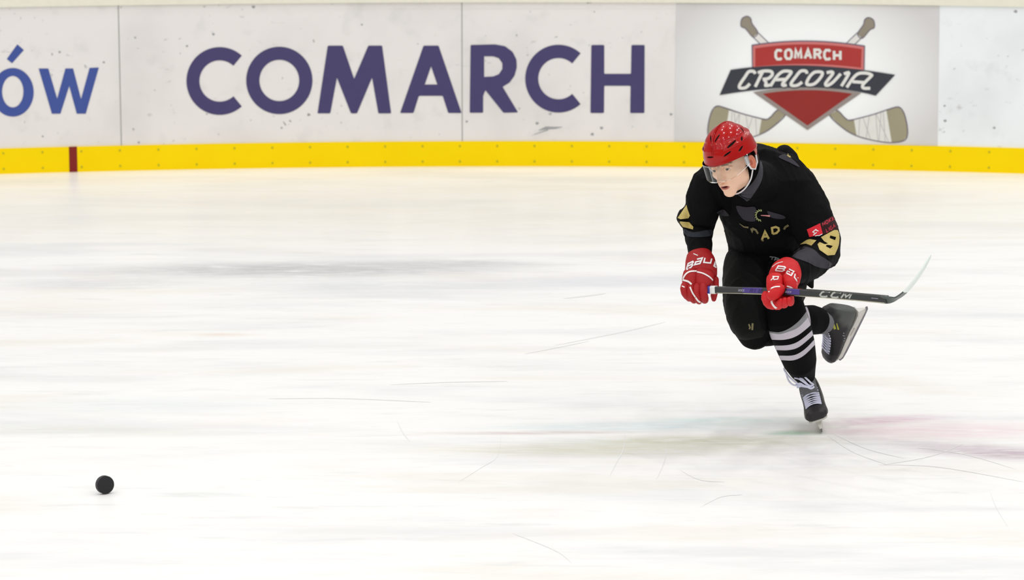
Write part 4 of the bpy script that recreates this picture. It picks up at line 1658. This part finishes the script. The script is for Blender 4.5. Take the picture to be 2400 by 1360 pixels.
# ---- gloves
def glove(name, colr, cuff, pads, fingers, thumb, cuffexp=2.3):
    g = empty(name, cuff[0][0])
    g.parent = person
    g.matrix_parent_inverse = person.matrix_world.inverted()
    m = MB().loft(cuff, exp=cuffexp, cap=.25)
    me = m.remesh('cuff', .004, 3)
    parts = [link('cuff', me, colr, g)]
    for pd in pads:
        parts.append(link('back_pad', MB().loft(pd, exp=2.6, cap=.6).remesh('back_pad', .0035, 3), colr, g))
    for fg in fingers:
        mm = MB()
        sp = smoothpts([Vector(list(c)) for c, a, b_ in fg], 4)
        rr = smoothpts([Vector((a, b_, 0)) for c, a, b_ in fg], 4)
        # quilted segments across each finger
        mm.loft([(p, r.x * (1 - .10 * (i % 4 == 0)), r.y * (1 - .10 * (i % 4 == 0))) for i, (p, r) in enumerate(zip(sp, rr))], n=18, cap=.9)
        parts.append(link('finger', mm.me('finger'), colr, g))
    if thumb:
        parts.append(link('thumb', MB().loft(thumb, n=18, cap=.9).remesh('thumb', .0035, 2), colr, g))
    return g, parts


Yb = -.26
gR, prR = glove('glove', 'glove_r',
                [S(1638, 597, -.13, 29, 30), S(1641, 612, -.15, 35, 34), S(1643, 630, -.18, 38, 35), S(1643, 645, -.20, 38, 32)],
                [[S(1619, 642, -.235, 18, 20), S(1616, 655, -.25, 18, 19), S(1616, 668, -.262, 17, 17)], [S(1650, 644, -.235, 25, 22), S(1648, 656, -.25, 24, 20), S(1645, 668, -.262, 20, 17)]],
                [[S(1606, 666, -.27, 9, 10), S(1603, 682, -.287, 9, 10), S(1613, 698, -.272, 8, 9), S(1620, 700, -.24, 7, 8)],
                 [S(1619, 668, -.275, 9.5, 10), S(1617, 688, -.292, 9.5, 10), S(1625, 703, -.275, 8.5, 9), S(1630, 702, -.24, 7, 8)],
                 [S(1633, 670, -.28, 9.5, 10), S(1632, 690, -.297, 10, 10), S(1638, 705, -.28, 9, 9), S(1640, 702, -.245, 7, 8)],
                 [S(1648, 668, -.28, 10, 10), S(1648, 688, -.30, 10.5, 10), S(1652, 703, -.285, 9.5, 9), S(1650, 700, -.25, 7, 8)]],
                [S(1676, 655, -.20, 9, 12), S(1676, 675, -.205, 9, 11), S(1673, 694, -.21, 8, 9), S(1673, 702, -.215, 6, 7)])
gL, prL = glove('glove', 'glove_l',
                [S(1848, 630, -.36, 29, 30), S(1842, 640, -.40, 37, 34), S(1838, 652, -.43, 38, 32)],
                [[S(1816, 655, -.49, 20, 22), S(1816, 670, -.515, 20, 22), S(1818, 683, -.53, 19, 18)], [S(1851, 654, -.49, 18, 22), S(1853, 668, -.515, 17, 22), S(1854, 680, -.53, 15, 18)]],
                [[S(1797, 690, -.50, 12, 13), S(1797, 704, -.52, 12, 13), S(1808, 716, -.545, 11, 11), S(1818, 712, -.57, 9, 9)],
                 [S(1814, 692, -.52, 12, 13), S(1816, 708, -.55, 12, 13), S(1824, 717, -.572, 11, 11), S(1830, 706, -.60, 8, 8)],
                 [S(1834, 694, -.53, 12, 13), S(1836, 706, -.56, 12, 13), S(1838, 714, -.585, 10, 10), S(1840, 704, -.61, 8, 8)],
                 [S(1850, 694, -.54, 10, 12), S(1852, 704, -.57, 10, 12), S(1852, 709, -.60, 9, 9), S(1850, 702, -.62, 7, 7)]],
                [S(1826, 678, -.575, 15, 15), S(1815, 688, -.59, 16, 13), S(1808, 694, -.595, 13, 11)])
for o_ in ([S(1633, 676, -.235, 26, 14), S(1646, 690, -.235, 22, 12)], [S(1820, 690, -.53, 26, 14), S(1845, 692, -.55, 20, 12)]):
    pass

onR = onto(bvh(*prR), .002)
onL = onto(bvh(*prL), .002)
ZG = lambda p: zz(p, 6.8, 1570, 560)
fw = []
for ch, o_, ax, ay in (('B', (262, 490), (92, -45), (30, -95)), ('a', (385, 415), (105, -25), (38, -88)), ('u', (540, 375), (120, 12), (20, -72)), ('e', (700, 430), (62, 40), (20, -60))):
    fw += glyph(ch, ZG([o_])[0], (ax[0] / 6.8, ax[1] / 6.8), (ay[0] / 6.8, ay[1] / 6.8), 3.3, 1.5)
decal('glove_lettering', fw, onR, 'white_print', gR)
fw = []
for pts, wd in (([(205, 640), (250, 565), (320, 520), (425, 512)], 3.6), ([(430, 525), (530, 550), (630, 605), (690, 665)], [3.4, 3.2, 3, 1.5]), ([(200, 655), (290, 680), (345, 725)], 4.2), ([(320, 765), (360, 860), (405, 930)], 3.4),
                ([(410, 935), (450, 990), (510, 1030)], 3.8), ([(190, 750), (235, 772)], 2.5), ([(375, 235), (445, 265)], 2)):
    decal('piping', ribbon(smoothpts([Vector(p) for p in ZG(pts)], 6), wd if not isinstance(wd, list) else 3.2, 1.5), onR, 'piping', gR)
fw = []
for ch, o_, ax, ay in (('B', (1682, 505), (130, 15), (45, -72)), ('a', (1846, 540), (98, 48), (42, -64)), ('u', (1985, 612), (48, 66), (14, -56))):
    fw += glyph(ch, ZG([o_])[0], (ax[0] / 6.8, ax[1] / 6.8), (ay[0] / 6.8, ay[1] / 6.8), 2.9, 1.5)
decal('glove_lettering', fw, onL, 'white_print', gL)
fw = []
for pts, wd in (([(1575, 850), (1600, 800), (1670, 765), (1755, 760)], 3.0), ([(1865, 755), (1930, 775), (2000, 830)], 3.0), ([(1615, 985), (1640, 1050), (1700, 1110), (1790, 1135)], 4.4), ([(1605, 470), (1700, 395), (1800, 365)], 1.4), ([(1525, 530), (1530, 600)], 2.4), ([(2040, 640), (2030, 720)], 2)):
    decal('piping', ribbon(smoothpts([Vector(p) for p in ZG(pts)], 6), wd, 1.5), onL, 'piping', gL)
fw = ribbon(ZG([(1610, 660), (1660, 610), (1640, 590)]), 2.2, 1.5) + ribbon(ZG([(1640, 600), (1730, 600), (1720, 640), (1660, 650), (1640, 600)]), 2.2, 1.5)
decal('glove_emblem', fw, onL, 'piping', gL)
for nm, g, sts in (('palm', gR, [S(1622, 684, -.235, 14, 10), S(1650, 686, -.235, 18, 12), S(1664, 690, -.225, 12, 10)]), ('palm', gL, [S(1806, 694, -.515, 12, 10), S(1830, 697, -.53, 14, 10), S(1852, 698, -.545, 10, 10)])):
    pass

# ================================================================== STICK
A_ = P(1652, 679, -.262)
B_ = P(2086, 703, -.95)
stick = empty('hockey_stick', A_)
tagit(stick, 'black and purple hockey stick with white taped blade held across the body', 'stick')
dirS = (B_ - A_).normalized()
nS = (Vector((0, 0, 1)) - dirS * dirS.z).normalized()      # across the shaft, upwards
bS = dirS.cross(nS).normalized()
if bS.y > 0:
    bS = -bS                                            # towards the viewer


def along(px):
    """distance along the shaft at which it crosses column px"""
    lo, hi = 0.0, (B_ - A_).length * 1.2
    for _ in range(40):
        m_ = (lo + hi) / 2
        if proj(A_ + dirS * m_)[0] < px:
            lo = m_
        else:
            hi = m_
    return lo


def shaft(px0, px1, hw, hd, name, m, parent, chamf=.3, taper=None, off=0.0):
    s0, s1 = along(px0), along(px1)
    b = MB()
    n = 12
    vs = []
    c = chamf
    prof_ = [(1, 1 - c), (1 - c, 1), (-1 + c, 1), (-1, 1 - c), (-1, -1 + c), (-1 + c, -1), (1 - c, -1), (1, -1 + c)]
    K = 24
    for i in range(K + 1):
        t = i / K
        s = s0 + (s1 - s0) * t
        k = 1 if taper is None else taper[0] + (taper[1] - taper[0]) * t
        px = proj(A_ + dirS * s)[0]
        sag = -.010 * math.sin(math.pi * min(1, max(0, (px - 1655) / 430)))    # slight flex
        for y, z in prof_:
            vs.append(A_ + dirS * s + nS * (hw * k * y + sag * -1) + bS * (hd * k * z))
    fs = []
    for i in range(K):
        for k in range(8):
            fs.append((i * 8 + k, i * 8 + (k + 1) % 8, (i + 1) * 8 + (k + 1) % 8, (i + 1) * 8 + k))
    fs.append(tuple(range(8)))
    fs.append(tuple(K * 8 + k for k in range(8))[::-1])
    b.add(vs, fs)
    return b.build(name, m, parent, False)


sh_ = shaft(1652, 2080, .0150, .0105, 'shaft', 'stick_black', stick, taper=(1.0, 1.12))
shaft(1625, 1668, .0165, .0125, 'grip_tape', 'tape_blue', stick)
shaft(1668, 1679, .0172, .0132, 'tape_end', 'tape_white', stick)
# blade: curved plate rising from the heel
onsh = lambda px: A_ + dirS * along(px) + nS * .010 * math.sin(math.pi * min(1, max(0, (px - 1655) / 430)))
path = [(2101, 699, -.955), (2122, 684, -.965), (2143, 660, -.97), (2160, 636, -.965), (2172, 616, -.955), (2181, 600, -.94)]
bp_ = smoothpts([onsh(2064), onsh(2082)] + [P(*c) for c in path], 6)
hgt = [.0168, .0195, .030, .036, .036, .034, .030, .020]
hs = smoothpts([Vector((h, 0, 0)) for h in hgt], 6)


def bladeseg(i0, i1, th, name, m, grow=0.0):
    b = MB()
    vs, fs = [], []
    tilt = Vector((-.20, -.86, .28))
    for i in range(i0, i1 + 1):
        t = (bp_[min(i + 1, len(bp_) - 1)] - bp_[max(i - 1, 0)]).normalized()
        hd = (tilt - t * tilt.dot(t)).normalized()
        nn = t.cross(hd).normalized()
        if i < 12:
            f_ = i / 12
            hd = (nS * (1 - f_) + hd * f_)
            hd = (hd - t * hd.dot(t)).normalized()
            nn = t.cross(hd).normalized()
        h = hs[i].x + grow
        tt = th * (1 - .4 * i / len(bp_)) * (2.4 - 1.4 * min(1, i / 8))
        for a, c in ((-1, -.6), (-1, .6), (-.8, 1), (.8, 1), (1, .6), (1, -.6), (.8, -1), (-.8, -1)):
            vs.append(bp_[i] + hd * (h * a) + nn * (tt * c))
    n_ = i1 - i0
    for i in range(n_):
        for k in range(8):
            fs.append((i * 8 + k, i * 8 + (k + 1) % 8, (i + 1) * 8 + (k + 1) % 8, (i + 1) * 8 + k))
    fs.append(tuple(range(8)))
    fs.append(tuple(n_ * 8 + k for k in range(8))[::-1])
    b.add(vs, fs)
    return b.build(name, m, stick, False)


bl = bladeseg(0, len(bp_) - 1, .0045, 'blade', 'stick_grey')
bladeseg(18, len(bp_) - 1, .0055, 'blade_tape', 'tape_white', .0015)
onS = onto(bvh(sh_), .0012)
tS = bvh(sh_)


def sband(x0, x1, y0f, y1f):
    """a strip printed on the shaft between two columns; fractions of its height"""
    fs = []
    n = max(2, int((x1 - x0) / 6))
    def yy(x, f):
        c = proj(A_ + dirS * along(x) + nS * .010 * math.sin(math.pi * min(1, max(0, (x - 1655) / 430))))[1]
        return c + (f - .5) * 15.5
    for i in range(n):
        a, b_ = x0 + (x1 - x0) * i / n, x0 + (x1 - x0) * (i + 1) / n
        for r in range(6):
            f0, f1 = y0f + (y1f - y0f) * r / 6, y0f + (y1f - y0f) * (r + 1) / 6
            fs.append([Vector((a, yy(a, f0))), Vector((b_, yy(b_, f0))), Vector((b_, yy(b_, f1))), Vector((a, yy(a, f1)))])
    return fs


syc = lambda x: proj(A_ + dirS * along(x) + nS * .010 * math.sin(math.pi * min(1, max(0, (x - 1655) / 430))))[1]
decal('purple_band', sband(1740, 1786, 0, .85) + sband(1844, 1874, 0, .85), onto(tS, .0008), 'stick_purple', stick)
decal('shaft_edge', sband(1680, 1786, .93, 1.2) + sband(1862, 2090, 1.0, 1.2), onto(tS, .0010), 'stick_edge', stick)
fw = []
for ch, x in (('C', 1920), ('C', 1946), ('M', 1971)):
    fw += glyph(ch, (x, syc(x) + 6), (19, 1.4), (8, -12), 4.0, 3)
decal('stick_lettering', fw, onto(tS, .0014), mat('silver_print', (176, 178, 172), .4, .5), stick)
fw = []
for k, ch in enumerate('RIB'):
    x = 1757 + k * 10
    fw += glyph(ch, (x, syc(x) + 4), (6, .4), (3, -7), 1.6, 3)
decal('stick_lettering', fw, onto(tS, .0014), mat('violet_print', (46, 34, 96), .5, .4), stick)
fw = []
for x in (1730, 1735, 1740, 1840, 1845, 1850):
    fw += glyph('X', (x, syc(x) + 2.5), (4, .3), (1, -5), 1.4, 3)
fw += ribbon([(2042, syc(2042)), (2058, syc(2058))], 1.6, 3)
decal('stick_lettering', fw, onto(tS, .0014), mat('pale_print', (150, 148, 168), .5, .4), stick)
bpy.context.view_layer.update()
